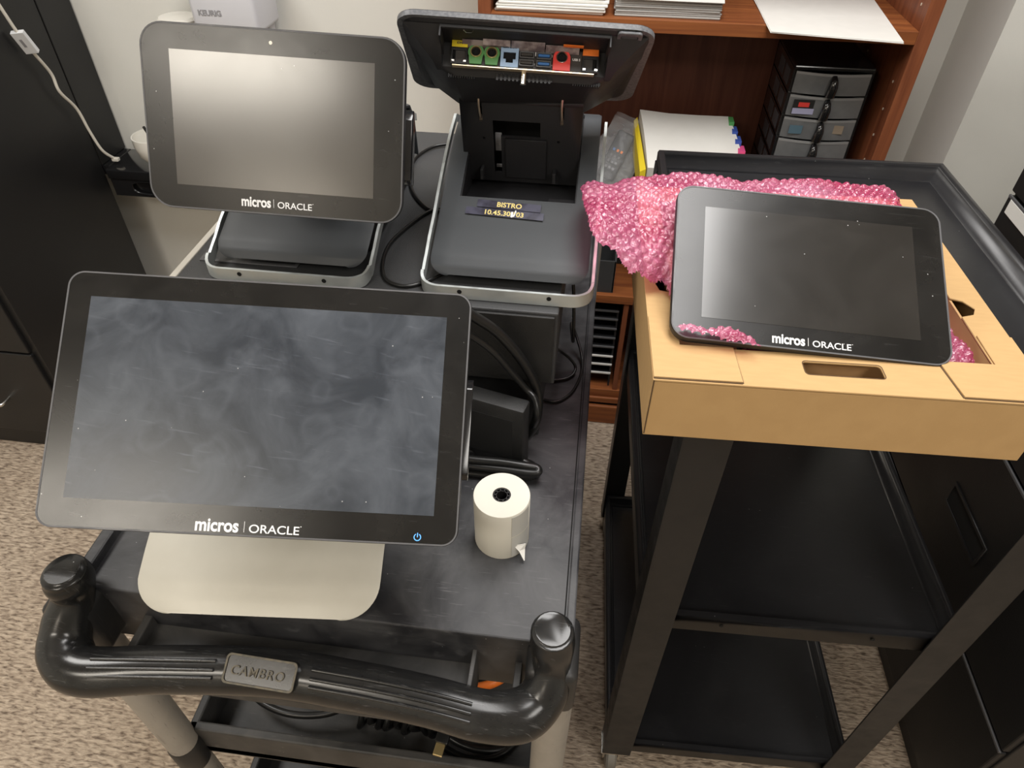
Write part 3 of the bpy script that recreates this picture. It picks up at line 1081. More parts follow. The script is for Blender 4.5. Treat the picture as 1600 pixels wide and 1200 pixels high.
# usb ports
for (px, tg) in ((825, M['portplate']), (852, M['usbblue'])):
    cx = PX(px)
    for yy in (-.0185, -.0275):
        obj('usb_port', MB().plate([(cx - .0080, yy - .0036), (cx + .0080, yy - .0036), (cx + .0080, yy + .0034), (cx - .0080, yy + .0034)],
            [[(cx - .0070, yy - .0027), (cx + .0070, yy - .0027), (cx + .0070, yy + .0026), (cx - .0070, yy + .0026)]], .003, PP @ Matrix.Translation((0, 0, .0014))), M['chrome'] if False else M['rim'], panel)
        obj('usb_tongue', MB().box((cx - .0062, yy - .001, .0015), (cx + .0062, yy + .0017, .0038), 0, PP), tg, panel)
mb = MB()
Pt = lambda x, y: PP @ Matrix.Translation((x, y, .0016))
mb.text('USB', .0060, Pt(PX(818), -.0128), .0002, bold=.02)
mb.text('USB', .0060, Pt(PX(849), -.0128), .0002, bold=.02)
mb.text('USB 5', .0085, Pt(PX(897), -.0205), .0002, bold=.02)
mb.text('1', .0009, Pt(PX(838), -.0185), .0002)
mb.text('3', .0012, Pt(PX(864), -.0185), .0002)
mb.text('2', .0012, Pt(PX(837), -.0285), .0002)
mb.text('4', .0013, Pt(PX(864), -.0285), .0002)
obj('port_lettering', mb, M['white'], panel)
mb = MB()
mb.text('IDN COM', .0150, PP @ Matrix.Translation((PX(798) - .0075, -.0135, .0056)), .0002, bold=.02)
mb.text('IDN', .006, PP @ Matrix.Translation((PX(719) - .003, -.0125, .0057)), .0002, bold=.02)
obj('jack_lettering', mb, M['tape'], panel)
# foil stickers above the ports, on the bay floor
mb = MB()
for (x0, x1, y0, y1) in ((-.069, -.016, .036, .044), (-.046, -.016, .032, .036), (-.015, .022, .032, .044), (.023, .060, .036, .044)):
    mb.prism([MM @ V((x0, y0, .0092)), MM @ V((x1, y0, .0092)), MM @ V((x1, y1, .0135)), MM @ V((x0, y1, .0135))], MM.to_3x3() @ V((0, 0, .0006)))
obj('foil_sticker', mb, M['stickers'], rear)
obj('orange_sticker', MB().box((.042, .030, .0105), (.064, .0335, .0118), 0, MM), M['orange'], rear)
# bright sheet-metal edge below the panel and the centre screw
mb = MB()
pbox(mb, -.079, .078, .0345, .0362, -.001, .0045, .0004)
obj('metal_shelf_edge', mb, mat('tinned_steel', (.72, .60, .42), .3, metal=.8), head)
mb = MB()
mb.lathe([(.0035, 0), (.0035, .013), (.0028, .0135)], (0, 0, 0), 16, MM @ Matrix.Translation((.0005, .050, .036)) )
obj('thumb_screw', mb, M['chrome'], head, smooth=40)
# vent teeth and connector row
for (n0, x0, st_, wd, y0, y1, z0, z1) in ((12, -.084, .0026, .0012, .056, .060, .030, .043), (12, .056, .0026, .0012, .056, .060, .030, .043), (14, -.030, .0045, .0025, .052, .055, .036, .0445)):
    mb = MB()
    for k in range(n0):
        mb.box((x0 + k * st_, y0, z0), (x0 + k * st_ + wd, y1, z1), 0, MM)
    mb.box((x0, y0 + .001, z0), (x0 + n0 * st_, y1, z1 - .002), 0, MM)
    obj('vent_teeth', mb, M['housing'], rear)
# power button in the corner
mb = MB()
obj('power_button_frame', MB().plate(rrect(.026, .017, .004), [rrect(.019, .009, .004)], .003, MM @ Matrix.Translation((.110, .0095, .0075))), M['edge'], head)
mb.plate(rrect(.0165, .0065, .003), [], .0022, MM @ Matrix.Translation((.110, .0095, .0075)))
obj('power_button', mb, mat('grey_green_button', (.09, .12, .12), .3), head)
obj('white_clip', MB().tube([MM @ V(p) for p in ((-.0665, .015, .010), (-.064, .020, .010), (-.058, .020, .010), (-.0555, .015, .010))], .0006, 6, 1), M['chrome'], head)
# neck: folded plate with slots, window and inner plate
NX0, NX1 = -.168, -.017
nb, nt_ = V((0, .868, 1.205)), V((0, .842, 1.318))
ny = (nt_ - nb).normalized()
nn = V((1, 0, 0)).cross(ny)
MN = frame_m((0, nb.y, nb.z), (1, 0, 0), ny, nn)
NH = (nt_ - nb).length
mb = MB()
win = [(-.128, .012), (-.066, .012), (-.066, .018), (-.118, .018), (-.118, .070), (-.066, .070), (-.066, .092), (-.128, .092)]
mb.plate([(NX0, 0), (NX1, 0), (NX1 - .0, NH), (NX0, NH)],
         [[(-.128, .014), (-.118, .014), (-.118, .070), (-.068, .070), (-.068, .092), (-.128, .092)],
          [(-.145, .090), (-.1405, .090), (-.1405, NH - .001), (-.145, NH - .001)], [(-.044, .090), (-.0395, .090), (-.0395, NH - .001), (-.044, NH - .001)],
          [(-.140 + .002 * math.cos(a * PI / 6), .066 + .002 * math.sin(a * PI / 6)) for a in range(12)],
          [(-.045 + .002 * math.cos(a * PI / 6), .066 + .002 * math.sin(a * PI / 6)) for a in range(12)]], .003, MN)
# rounded shoulder going back into the hinge
rings = []
for k in range(9):
    a = math.radians(100 * k / 8)
    p = nt_ + ny * (.022 * math.sin(a)) - nn * (.022 * (1 - math.cos(a))) + nn * .003
    q = p - nn * .003 * math.cos(a) - ny * .003 * math.sin(a)
    rings.append((p, q))
ring_faces = []
for (p, q) in rings:
    ring_faces.append([V((NX0, p.y, p.z)), V((NX1, p.y, p.z)), V((NX1, q.y, q.z)), V((NX0, q.y, q.z))])
mb.loft(ring_faces)
mb.box((NX0, nb.y + .0, nb.z - .005), (NX0 + .003, nb.y + .055, nb.z + NH), .001)
mb.box((NX1 - .003, nb.y + .0, nb.z - .005), (NX1, nb.y + .055, nb.z + NH), .001)
neck = obj('neck', mb, M['housing'], t2, smooth=30)
obj('inner_plate', MB().plate([(-.112, .010), (-.060, .010), (-.060, .068), (-.112, .068)], [], .003, MN @ Matrix.Translation((0, 0, .0035))), M['housing'], neck)
obj('neck_core', MB().box((NX0 + .004, nb.y + .018, nb.z), (NX1 - .004, nb.y + .05, nb.z + NH), .002), M['darkgap'], neck)
mb = MB().box((-.127, .040, -.010), (-.119, .066, -.008), 0, MN).box((-.127, .014, -.010), (-.119, .018, -.008), 0, MN)
obj('white_label', mb, M['greyprint'], neck)
for x in (-.1428, -.0418):
    mb = MB().tube([MN @ V((x, NH + .014, .006)), MN @ V((x - .0005, NH, .007)), MN @ V((x, .100, .0045)), MN @ V((x, .093, .001))], .0014, 8, 5)
    mb.box((x - .0018, .086, -.003), (x + .0018, .096, .0006), 0, MN)
    obj('steel_hinge_hook', mb, mat('warm_steel', (.7, .58, .45), .3, metal=.9), neck, smooth=40)
obj('hinge_block', MB().prism([(NX0 + .004, .862, 1.316), (NX0 + .004, .845, 1.345), (NX0 + .004, .835, 1.350), (NX0 + .004, .87, 1.31), (NX0 + .004, .90, 1.30)], (NX1 - NX0 - .008, 0, 0)), M['housing'], neck)
for x in (-.143, -.048):
    obj('neck_foot', MB().box((x - .002, .845, 1.214), (x + .002, .868, 1.228), .0005), M['housing'], neck)

# ---------------------------------------------------------------- cables and power brick on the plastic cart
def cable(name, pts, r, m, label, cat='cable', group=None, parent=None, n=10):
    o = obj(name, MB().tube(pts, r, n, 8), m, parent, smooth=60)
    if parent is None:
        tag(o, label, cat, group)
    return o


cable('power_cable', [at(712, 478, Y=.60), at(738, 493, Y=.612), at(778, 520, Y=.622), at(815, 562, Y=.63), at(836, 600, Y=.634), at(841, 630, Y=.632), at(834, 667, Y=.625), at(810, 692, z=.945), at(775, 700, z=.94), at(730, 705, z=.938)],
      .0062, M['cable'], 'thick black cable arching past the front of the cash drawers behind the large terminal')
cable('power_cable', [at(712, 512, Y=.60), at(737, 525, Y=.608), at(770, 549, Y=.615), at(799, 581, Y=.622), at(822, 608, Y=.626), at(836, 625, Y=.618), at(838, 655, Y=.61), at(822, 680, z=.938)],
      .0042, M['cable'], 'thinner black cable looping just inside the thick arching one')
cable('power_cable', [at(700, 690, z=.955), at(745, 690, z=.955), at(762, 699, z=.952), at(790, 711, z=.948), at(820, 722, z=.944), at(834, 730, z=.938), at(838, 738, z=.937), at(825, 744, z=.937), at(783, 743, z=.937), at(735, 738, z=.937), at(700, 733, z=.937)],
      .0060, M['cable'], 'thick black cable doubled back beside the receipt roll, lower strand')
cable('power_cable', [at(690, 708, z=.958), at(730, 717, z=.958), at(783, 722, z=.957), at(815, 727, z=.955), at(838, 731, z=.952), at(840, 738, z=.950), at(826, 739, z=.949), at(783, 733, z=.949), at(730, 727, z=.949), at(700, 722, z=.949)],
      .0056, M['cable'], 'glossy black cable doubled back beside the receipt roll, upper strand')
cable('thin_cord', [at(700, 225, z=1.155), at(675, 230, z=1.154), at(650, 246, z=1.153), at(641, 270, z=1.153), at(645, 300, z=1.153), at(668, 326, z=1.153), at(690, 330, z=1.153)],
      .0026, M['cable'], 'thin black cord in a half loop between the two rear terminals, upper one')
cable('thin_cord', [at(690, 325, z=1.153), at(668, 332, z=1.153), at(640, 352, z=1.153), at(610, 380, z=1.153), at(598, 410, z=1.153), at(603, 436, z=1.153), at(630, 447, z=1.153), at(662, 441, z=1.153), at(690, 428, z=1.153), at(720, 410, z=1.153)],
      .0024, M['cable'], 'thin black cord looping on the cash drawer left of the flipped terminal, lower one')
cable('thin_cord', [(-.045, .76, 1.158), (-.022, .745, 1.156), (-.010, .74, 1.13), (-.004, .74, 1.04), at(893, 505, z=.98), at(907, 547, z=.945), at(909, 579, z=.934), at(895, 611, z=.934), at(871, 627, z=.934), at(846, 624, z=.934)],
      .0022, M['cable'], 'thin black cord hanging off the cash drawer and curling on the cart deck')
cable('thin_cord', [at(869, 545, z=.99), at(876, 549, z=.975), at(890, 560, z=.955), at(899, 573, z=.94), at(895, 585, z=.935), at(882, 592, z=.934), at(862, 594, z=.934)],
      .0022, M['cable'], 'short black cord loop at the right side of the lower cash drawer')
Rb = rotz(-14, (-.055, .592, .93))
br = thing('power_brick', (-.11, .62, .93), 'black rectangular power brick standing in front of the cash drawers', 'power supply')
obj('brick_case', MB().box((-.165, .592, .93), (-.055, .617, 1.040), .004, Rb), M['drawerbox'], br, smooth=30)
obj('brick_label', MB().box((-.15, .5915, .95), (-.07, .592, 1.02), 0, Rb), M['darkbase'], br)

# ---------------------------------------------------------------- receipt roll
rx, ry = -.0678, .4885
roll = thing('receipt_roll', (rx, ry, .93), 'white receipt paper roll standing on end with a black core and torn tape', 'paper roll')
n = 48
mb = MB()
mb.lathe([(.0105, .0002), (.032, .0002), (.0325, .0012), (.0325, .079), (.0320, .080), (.0105, .080), (.0105, .0002)], (rx, ry, .93), n)
obj('paper_winding', mb, M['rollpaper'], roll, smooth=40)
mb = MB().lathe([(.0105, .001), (.0105, .0795), (.0088, .0795), (.0088, .001), (.0105, .001)], (rx, ry, .93), 32)
for k in range(10):
    a = 2 * PI * k / 10
    mb.box((rx + .0062, ry - .0007, .935), (rx + .0090, ry + .0007, 1.0095), 0, rotz(math.degrees(a), (rx, ry, 0)))
mb.lathe([(.0068, .001), (.0068, .079), (.0060, .079), (.0060, .001), (.0068, .001)], (rx, ry, .93), 32)
obj('plastic_core', mb, mat('black_core_plastic', (.02, .02, .02), .3), roll)
mb = MB()
arc = [(rx + .0329 * math.cos(math.radians(a)), ry + .0329 * math.sin(math.radians(a))) for a in range(-62, -11, 6)]
for (zl, zh) in ((.004, .040), (.042, .078)):
    mb.loft([[V((x, y, .93 + zl)), V((x, y, .93 + zh)), V((x * 1.0, y - .0003, .93 + zh)), V((x, y - .0003, .93 + zl))] for x, y in arc])
obj('sealing_tape', mb, M['tapeclear'], roll, smooth=60)
px_, py_ = arc[2]
mb = MB()
mb.loft([[V((px_ - .004, py_ - .0008, .952)), V((px_ - .004, py_ - .0012, .952)), V((px_ + .010, py_ + .0025, .953)), V((px_ + .010, py_ + .003, .953))],
         [V((px_ + .003, py_ - .003, .945)), V((px_ + .003, py_ - .0034, .945)), V((px_ + .0095, py_ + .001, .944)), V((px_ + .0095, py_ + .0014, .944))],
         [V((px_ + .0095, py_ - .008, .9345)), V((px_ + .0095, py_ - .0084, .9345)), V((px_ + .0103, py_ - .0078, .9345)), V((px_ + .0103, py_ - .0074, .9345))]])
obj('torn_paper_tip', mb, M['paper'], roll)

# ---------------------------------------------------------------- cables on the cart's middle shelf
g = 'coiled cables on the middle cart shelf'
c0 = V((-.20, .455, .475))
for k in range(3):
    pts = []
    for q in range(64):
        a = q / 64 * 2 * PI * 3
        off = k * .045
        pts.append((-.295 + off + q * .0007 + .004 * math.sin(3 * a + k), .455 + (.036 + .005 * math.sin(q * .7 + k)) * math.cos(a), .482 + (.033 + .004 * math.cos(q * .5)) * math.sin(a)))
    cable('coiled_cable', pts, .0048, M['cable'], ['black cable coil on the middle cart shelf, the leftmost bundle of turns', 'black cable coil in the middle of the row under the push handle',
          'black cable coil beside the gold-tipped plug on the middle cart shelf'][k], 'cable', g, n=8)
cable('power_cable', [at(388, 1075, z=.50), at(410, 1098, z=.50), at(450, 1115, z=.50), at(500, 1117, z=.50), at(540, 1105, z=.505), at(560, 1090, z=.51)], .0055, M['cable'],
      'black cable with faint printed lettering curving left of the coils on the middle shelf')
cable('power_cable', [at(650, 1100, z=.47), at(700, 1150, z=.475), at(750, 1172, z=.475), at(800, 1165, z=.47), at(830, 1130, z=.46), at(835, 1100, z=.455)], .0055, M['cable'],
      'black cable loop at the right end of the middle shelf')
cable('power_cable', [at(690, 1165, z=.465), at(730, 1185, z=.47), at(780, 1180, z=.475), at(812, 1150, z=.48), at(800, 1120, z=.47), at(770, 1095, z=.46)], .005, M['cable'],
      'lower black cable crossing below the right-hand loop on the middle shelf')
cable('orange_cord', [(-.115, .50, .475), (-.085, .50, .50), (-.061, .515, .505), (-.04, .535, .49), (-.02, .56, .46)], .0075, M['orange'], 'short stretch of orange cord showing through the gap in the cart front', 'cable')
q0, q1 = at(700, 1128, z=.535), at(684, 1178, z=.535)
ax = (q1 - q0).normalized()
sd = ax.cross(V((0, 0, 1))).normalized()
MP = frame_m(q0, sd, ax, sd.cross(ax))
plug = thing('cable_plug', q0, 'black video plug with a gold metal tip lying over the shelf front', 'plug')
L_ = (q1 - q0).length
obj('plug_body', MB().box((-.010, -.012, -.005), (.010, L_ * .70, .005), .002, MP), M['cable'], plug, smooth=40)
obj('gold_tip', MB().box((-.007, L_ * .70, -.0025), (.007, L_ + .003, .0025), .0006, MP), M['brass'], plug)
obj('plug_lead', MB().tube([MP @ V((0, -.01, 0)), MP @ V((.002, -.03, -.004)), MP @ V((.012, -.06, -.02)), MP @ V((.03, -.08, -.05))], .0035, 8, 5), M['cable'], plug, smooth=60)

# ---------------------------------------------------------------- steel AV cart on the right
RC = rotz(1.79, (0, 0, 0))
def rcart(u, v, z):
    a = math.radians(1.79)
    return V((.135 + u * math.cos(a) - v * math.sin(a), .572 + u * math.sin(a) + v * math.cos(a), z))
RM = Matrix.Translation((.135, .572, 0)) @ Matrix.Rotation(math.radians(1.79), 4, 'Z')
RW, RD = .495, .650
av = thing('steel_cart', (.37, .9, 0), 'black steel rolling cart with three trays carrying the cardboard tray', 'cart')


def steel_tray(z, apron, name, inset=0):
    mb = MB()
    x0, x1, y0, y1 = inset, RW - inset, inset, RD - inset
    mb.box((x0 + .004, y0 + .004, z - .030), (x1 - .004, y1 - .004, z - .028), 0, RM)
    # sloped inner flange then rolled rim, all four sides
    for (a, b2, ax_) in (((x0, y0), (x1, y0), 'F'), ((x1, y0), (x1, y1), 'R'), ((x1, y1), (x0, y1), 'B'), ((x0, y1), (x0, y0), 'L')):
        A, B = V((*a, 0)), V((*b2, 0))
        t = (B - A).normalized()
        inn = V((-t.y, t.x, 0))
        prof_ = [(0, z - apron), (0, z - .006), (.002, z - .001), (.006, z), (.010, z - .001), (.012, z - .005), (.017, z - .026), (.022, z - .0285), (.0225, z - .031), (.015, z - .031), (.009, z - .010), (.004, z - .012), (.003, z - apron)]
        ra = [RM @ (A + t * d + inn * d + V((0, 0, zz))) for d, zz in prof_]
        rb = [RM @ (B - t * d + inn * d + V((0, 0, zz))) for d, zz in prof_]
        mb.loft([ra, rb])
    return obj(name, mb, M['metalblk2'], av, smooth=50)


steel_tray(1.11, .042, 'top_tray')
mt = steel_tray(.649, .042, 'middle_tray', .003)
steel_tray(.135, .042, 'bottom_tray', .003)
for u in (.13, .36):
    obj('rivet_hole', MB().lathe([(.003, 0), (.003, .0008)], (0, 0, 0), 12, RM @ Matrix.Translation((u, .0028, .628)) @ Matrix.Rotation(PI / 2, 4, 'X')), M['darkgap'], mt)
for (u, v, su, sv) in ((0, 0, 1, 1), (RW, 0, -1, 1), (0, RD, 1, -1), (RW, RD, -1, -1)):
    mb = MB()
    t_ = .003
    a, b2 = sorted((u - su * .001, u + su * .056))
    c, d = sorted((v - sv * .002, v + sv * .001))
    mb.box((a, c, .08), (b2, d, 1.088), .0008, RM)
    a, b2 = sorted((u - su * .002, u + su * .001))
    c, d = sorted((v - sv * .002, v + sv * .042))
    mb.box((a, c, .08), (b2, d, 1.088), .0008, RM)
    lg = obj('leg', mb, M['metalblk'], av)
    cu_, cv_ = u + su * .02, v + sv * .02
    mb = MB().lathe([(.001, -.011), (.030, -.011), (.034, -.007), (.034, .007), (.030, .011), (.001, .011)], (0, 0, 0), 24, RM @ Matrix.Translation((cu_, cv_, .034)) @ Matrix.Rotation(PI / 2, 4, 'Y'))
    cw = obj('caster', mb, M['caster'], av, smooth=40)
    mb = MB().box((cu_ - .018, cv_ - .014, .034), (cu_ - .014, cv_ + .014, .078), 0, RM).box((cu_ + .014, cv_ - .014, .034), (cu_ + .018, cv_ + .014, .078), 0, RM).box((cu_ - .024, cv_ - .022, .076), (cu_ + .024, cv_ + .022, .082), 0, RM)
    obj('caster_fork', mb, M['chrome'], cw)

# ---------------------------------------------------------------- cardboard tray
BM_ = Matrix.Translation((.077, .507, 1.1105)) @ Matrix.Rotation(math.radians(2.0), 4, 'Z')
BW, BD, BH = .3735, .405, .0765
bx = thing('cardboard_tray', (.26, .71, 1.1105), 'shallow tan cardboard tray with a hand slot, holding a terminal in bubble wrap', 'box')
io = [(.030, .056), (.338, .052), (.338, .365), (.030, .365)]
mb = MB()
inner = [(.030, .054), (.338, .054), (.338, .135), (.352, .140), (.358, .152), (.350, .166), (.338, .170), (.338, .365), (.030, .365), (.030, .180), (.018, .176), (.012, .165), (.016, .152), (.030, .148)]
slot = rrect(.076, .020, .004, 4, .187, .0325)
mb.plate([(0, 0), (BW, 0), (BW, BD), (0, BD)], [inner, slot], .003, BM_ @ Matrix.Translation((0, 0, BH - .003)))
lip = obj('folded_lip', mb, M['card'], bx)
mb = MB()
mb.box((0, 0, 0), (BW, .003, BH - .003), .0005, BM_)
obj('front_panel', mb, M['card'], bx)
obj('side_panel', MB().box((0, .003, 0), (.003, BD, BH - .003), .0005, BM_), M['card'], bx)
obj('side_panel', MB().box((BW - .003, .003, 0), (BW, BD, BH - .003), .0005, BM_), M['card'], bx)
obj('back_panel', MB().box((.003, BD - .003, 0), (BW - .003, BD, BH - .003), .0005, BM_), M['card'], bx)
mb = MB()
mb.box((.003, .003, 0), (BW - .003, BD - .003, .003), 0, BM_)
mb.box((.0275, .054, .003), (.030, .365, BH - .003), 0, BM_)
mb.box((.338, .054, .003), (.3405, .365, BH - .003), 0, BM_)
mb.box((.030, .0515, .003), (.338, .054, BH - .003), 0, BM_)
mb.box((.030, .365, .003), (.338, .3675, BH - .003), 0, BM_)
obj('inner_wall', mb, M['cardin'], bx)
# corner flaps folded over the lip: thin raised layers whose edges show as dark seams
for (x0, x1, sl) in ((.0005, .085, -.004), (.290, BW - .0005, .006)):
    if x0 < .1:
        pts = [(x0, .0025), (x1 + sl * 0, .0025), (x1 - .002, .0535), (.0295, .0535), (.0295, .10), (x0, .10)]
        gap = [(x1, .002), (x1 + .0012, .002), (x1 - .0012, .054), (x1 - .0024, .054)]
    else:
        pts = [(x0, .0025), (x1, .0025), (x1, .10), (.3385, .10), (.3385, .0535), (x0 - .006, .0535)]
        gap = [(x0, .002), (x0 - .0012, .002), (x0 - .0072, .054), (x0 - .006, .054)]
    obj('corner_flap', MB().plate(pts, [], .0022, BM_ @ Matrix.Translation((0, 0, BH))), M['card'], lip)
    mb = MB().plate(gap, [], .0006, BM_ @ Matrix.Translation((0, 0, BH)))
    mb.box((x0, .0012, BH - .0002), (x1, .0024, BH + .0008), 0, BM_)
    obj('fold_seam', mb, M['cardedge'], lip)
obj('corner_seam', MB().box((.0004, -.0006, .002), (.0016, .0002, BH - .001), 0, BM_), M['cardedge'], bx)
obj('slot_edge', MB().plate(rrect(.0775, .0215, .0045, 4, .187, .0325), [rrect(.076, .020, .004, 4, .187, .0325)], .0004, BM_ @ Matrix.Translation((0, 0, BH))), M['cardedge'], lip)

# ---------------------------------------------------------------- bubble wrap
def inside(p, poly):
    x, y = p
    r = False
    j = len(poly) - 1
    for i in range(len(poly)):
        xi, yi = poly[i]
        xj, yj = poly[j]
        if ((yi > y) != (yj > y)) and (x < (xj - xi) * (y - yi) / (yj - yi) + xi):
            r = not r
        j = i
    return r


def edged(p, poly):
    best = 9
    P = V((p[0], p[1]))
    for i in range(len(poly)):
        a, b = V(poly[i]), V(poly[(i + 1) % len(poly)])
        t = max(0, min(1, (P - a).dot(b - a) / max((b - a).length_squared, 1e-9)))
        best = min(best, (P - (a + (b - a) * t)).length)
    return best


def sheet(mb, poly, zf, res=.0014, pitch=.0098, bub=.0034, drop=.02, fold=.006, seed=0, thick=.004):
    xs = [p[0] for p in poly]
    ys = [p[1] for p in poly]
    x0, x1, y0, y1 = min(xs), max(xs), min(ys), max(ys)
    nx, ny_ = int((x1 - x0) / res) + 1, int((y1 - y0) / res) + 1
    b = bmesh.new()
    vs = {}
    rowh = pitch * .866
    for i in range(nx):
        for j in range(ny_):
            x, y = x0 + i * res, y0 + j * res
            jx = .0016 * noise.noise(V((x * 60, y * 60, 3 + seed)))
            jy = .0016 * noise.noise(V((x * 60, y * 60, 9 + seed)))
            if not inside((x + jx * 1.2, y + jy * 1.2), poly):
                continue
            d = edged((x, y), poly)
            z = zf(x, y)
            f = noise.noise(V((x * 22, y * 22, seed))) + .6 * abs(noise.noise(V((x * 45, y * 30, seed + 4))))
            z += fold * f
            z -= drop * math.exp(-d / .010)
            # bubble lattice follows the sheet, slightly warped
            wx = x + .008 * noise.noise(V((x * 14, y * 14, seed + 7)))
            wy = y + .008 * noise.noise(V((x * 14, y * 14, seed + 17)))
            r = round(wy / rowh)
            best = 9
            for rr in (r - 1, r, r + 1):
                ox = (rr % 2) * pitch / 2
                c = round((wx - ox) / pitch)
                dist = math.hypot(wx - (c * pitch + ox), wy - rr * rowh)
                if dist < best:
                    best = dist
                    key = (c, rr)
            q = best / (pitch * .47)
            if q < 1:
                rnd = .55 + .45 * math.sin(key[0] * 12.9898 + key[1] * 78.233 + seed) 
                z += bub * (1 - q ** 3) * (.55 + .45 * rnd)
            vs[(i, j)] = b.verts.new((x + jx, y + jy, z))
    for (i, j), v in vs.items():
        k = [(i, j), (i + 1, j), (i + 1, j + 1), (i, j + 1)]
        if all(q in vs for q in k):
            b.faces.new([vs[q] for q in k])
    bmesh.ops.solidify(b, geom=b.faces[:], thickness=thick)
    mb.merge(b)


wmb = MB()
# left lobe draped over the left lip of the tray, and the roll behind the terminal
T = lambda px, py, z: tuple(at(px, py, z=z)[:2])
polyA = [T(905, 297, 1.25), T(916, 285, 1.25), T(932, 271, 1.262), T(950, 272, 1.262), T(985, 269, 1.262), T(1030, 262, 1.262), T(1065, 259, 1.262), T(1100, 266, 1.262), T(1135, 273, 1.262), T(1200, 270, 1.262), T(1290, 272, 1.262),
         T(1340, 278, 1.262), T(1385, 283, 1.26), T(1412, 297, 1.26), T(1419, 326, 1.255), T(1400, 350, 1.25), T(1300, 350, 1.24), T(1200, 345, 1.24), T(1110, 340, 1.24), T(1080, 420, 1.21), T(1085, 470, 1.185),
         T(1050, 462, 1.196), T(1038, 437, 1.205), T(985, 420, 1.225), T(958, 392, 1.235), T(935, 386, 1.238), T(921, 370, 1.24), T(911, 332, 1.245)]


def zA(x, y):
    z = 1.262
    # lower left the sheet sinks towards the lip
    k = max(0, min(1, (x - .0) / .09)) * max(0, min(1, (.74 - y) / .10))
    z -= .058 * k
    # under the terminal it stays below the glass plane
    c, nrm = M3.translation, M3.to_3x3() @ V((0, 0, 1))
    uvl = M3.inverted() @ V((x, y, z))
    if -.15 < uvl.x < .145 and uvl.y < .100:
        zp = c.z - ((x - c.x) * nrm.x + (y - c.y) * nrm.y) / nrm.z
        lim = zp - .020
        e = max(0, min(1, (uvl.x + .15) / .02)) * max(0, min(1, (.100 - uvl.y) / .02)) * max(0, min(1, (.145 - uvl.x) / .02))
        z = min(z, lim) * e + z * (1 - e)
    return z


sheet(wmb, polyA, zA, seed=2, drop=.016, fold=.007)
# tuck over the lower left corner of the glass
polyB = [T(1052, 494, 1.222), T(1080, 492, 1.222), T(1105, 499, 1.22), T(1132, 498, 1.22), T(1156, 508, 1.215), T(1176, 524, 1.208), T(1192, 552, 1.195), T(1140, 556, 1.185), T(1062, 545, 1.185)]


def zB(x, y):
    c, nrm = M3.translation, M3.to_3x3() @ V((0, 0, 1))
    zp = c.z - ((x - c.x) * nrm.x + (y - c.y) * nrm.y) / nrm.z
    return zp + .013


sheet(wmb, polyB, zB, seed=11, drop=.005, fold=.005, bub=.0032)
# lower right part inside the tray
polyC = [T(1486, 505, 1.165), T(1500, 515, 1.165), T(1516, 540, 1.165), T(1534, 572, 1.16), T(1525, 585, 1.16), T(1440, 580, 1.165), T(1300, 560, 1.165), T(1180, 550, 1.165), T(1150, 548, 1.165), T(1300, 470, 1.165), T(1440, 440, 1.165)]


def zC(x, y):
    uvl = M3.inverted() @ V((x, y, 1.165))
    c, nrm = M3.translation, M3.to_3x3() @ V((0, 0, 1))
    zp = c.z - ((x - c.x) * nrm.x + (y - c.y) * nrm.y) / nrm.z
    if uvl.x < .142:
        return min(1.170, zp - .014)
    return 1.170


sheet(wmb, polyC, zC, seed=23, drop=.010, fold=.006)
polyD = [T(1405, 556, 1.195), T(1440, 556, 1.196), T(1492, 560, 1.196), T(1532, 570, 1.182), T(1530, 580, 1.178), T(1405, 575, 1.178)]
sheet(wmb, polyD, lambda x, y: 1.183, seed=31, drop=.006, fold=.003, bub=.0028)
wrap = obj('bubble_wrap', wmb, M['wrap'], smooth=70)
tag(wrap, 'crumpled pink bubble wrap bunched around the terminal in the cardboard tray', 'bubble wrap')

# ---------------------------------------------------------------- bookcase
BX0, BX1, BY = -.278, .677, 1.640
bc = thing('bookcase', (.2, 1.79, 0), 'cherry wood bookcase against the back wall with papers and bins on it', 'bookcase')
obj('side_panel', MB().box((BX0, BY, 0), (BX0 + .028, BY + .30, 1.9), .001), M['woodv'], bc)
sp = obj('side_panel', MB().box((BX1 - .030, BY, 0), (BX1, BY + .30, 1.9), .001), M['woodv'], bc)
mb = MB()
for z in (.80, .86, .92, .98, 1.04, 1.10, 1.255, 1.31, 1.36):
    for y in (1.68, 1.90):
        mb.lathe([(.003, 0), (.003, .0008)], (0, 0, 0), 10, Matrix.Translation((BX1 - .0304, y, z)) @ Matrix.Rotation(-PI / 2, 4, 'Y'))
obj('peg_holes', mb, mat('pale_peg', (.6, .5, .4), .5), sp)
obj('shelf', MB().box((BX0 + .028, BY, 1.187), (BX1 - .030, BY + .29, 1.213), .001), M['wood'], bc)
obj('shelf', MB().box((BX0 + .028, BY, .470), (BX1 - .030, BY + .29, .496), .001), M['wood'], bc)
obj('shelf', MB().box((BX0 + .028, BY, .105), (BX1 - .030, BY + .29, .135), .001), M['wood'], bc)
obj('shelf', MB().box((BX0 + .028, BY, 1.62), (BX1 - .030, BY + .29, 1.645), .001), M['wood'], bc)
obj('top_board', MB().box((BX0, BY, 1.9), (BX1, BY + .30, 1.93), .001), M['wood'], bc)
obj('back_panel', MB().box((BX0 + .028, BY + .290, .135), (BX1 - .03, BY + .298, 1.9)), M['woodback'], bc)
obj('divider', MB().box((.128, BY + .004, .135), (.142, BY + .285, .47), .001), M['woodv'], bc)
obj('base_moulding', MB().box((BX0, BY - .010, .085), (BX1, BY, .108), .004).box((BX0, BY - .016, .0), (BX1, BY - .001, .075), .004), M['wood'], bc)


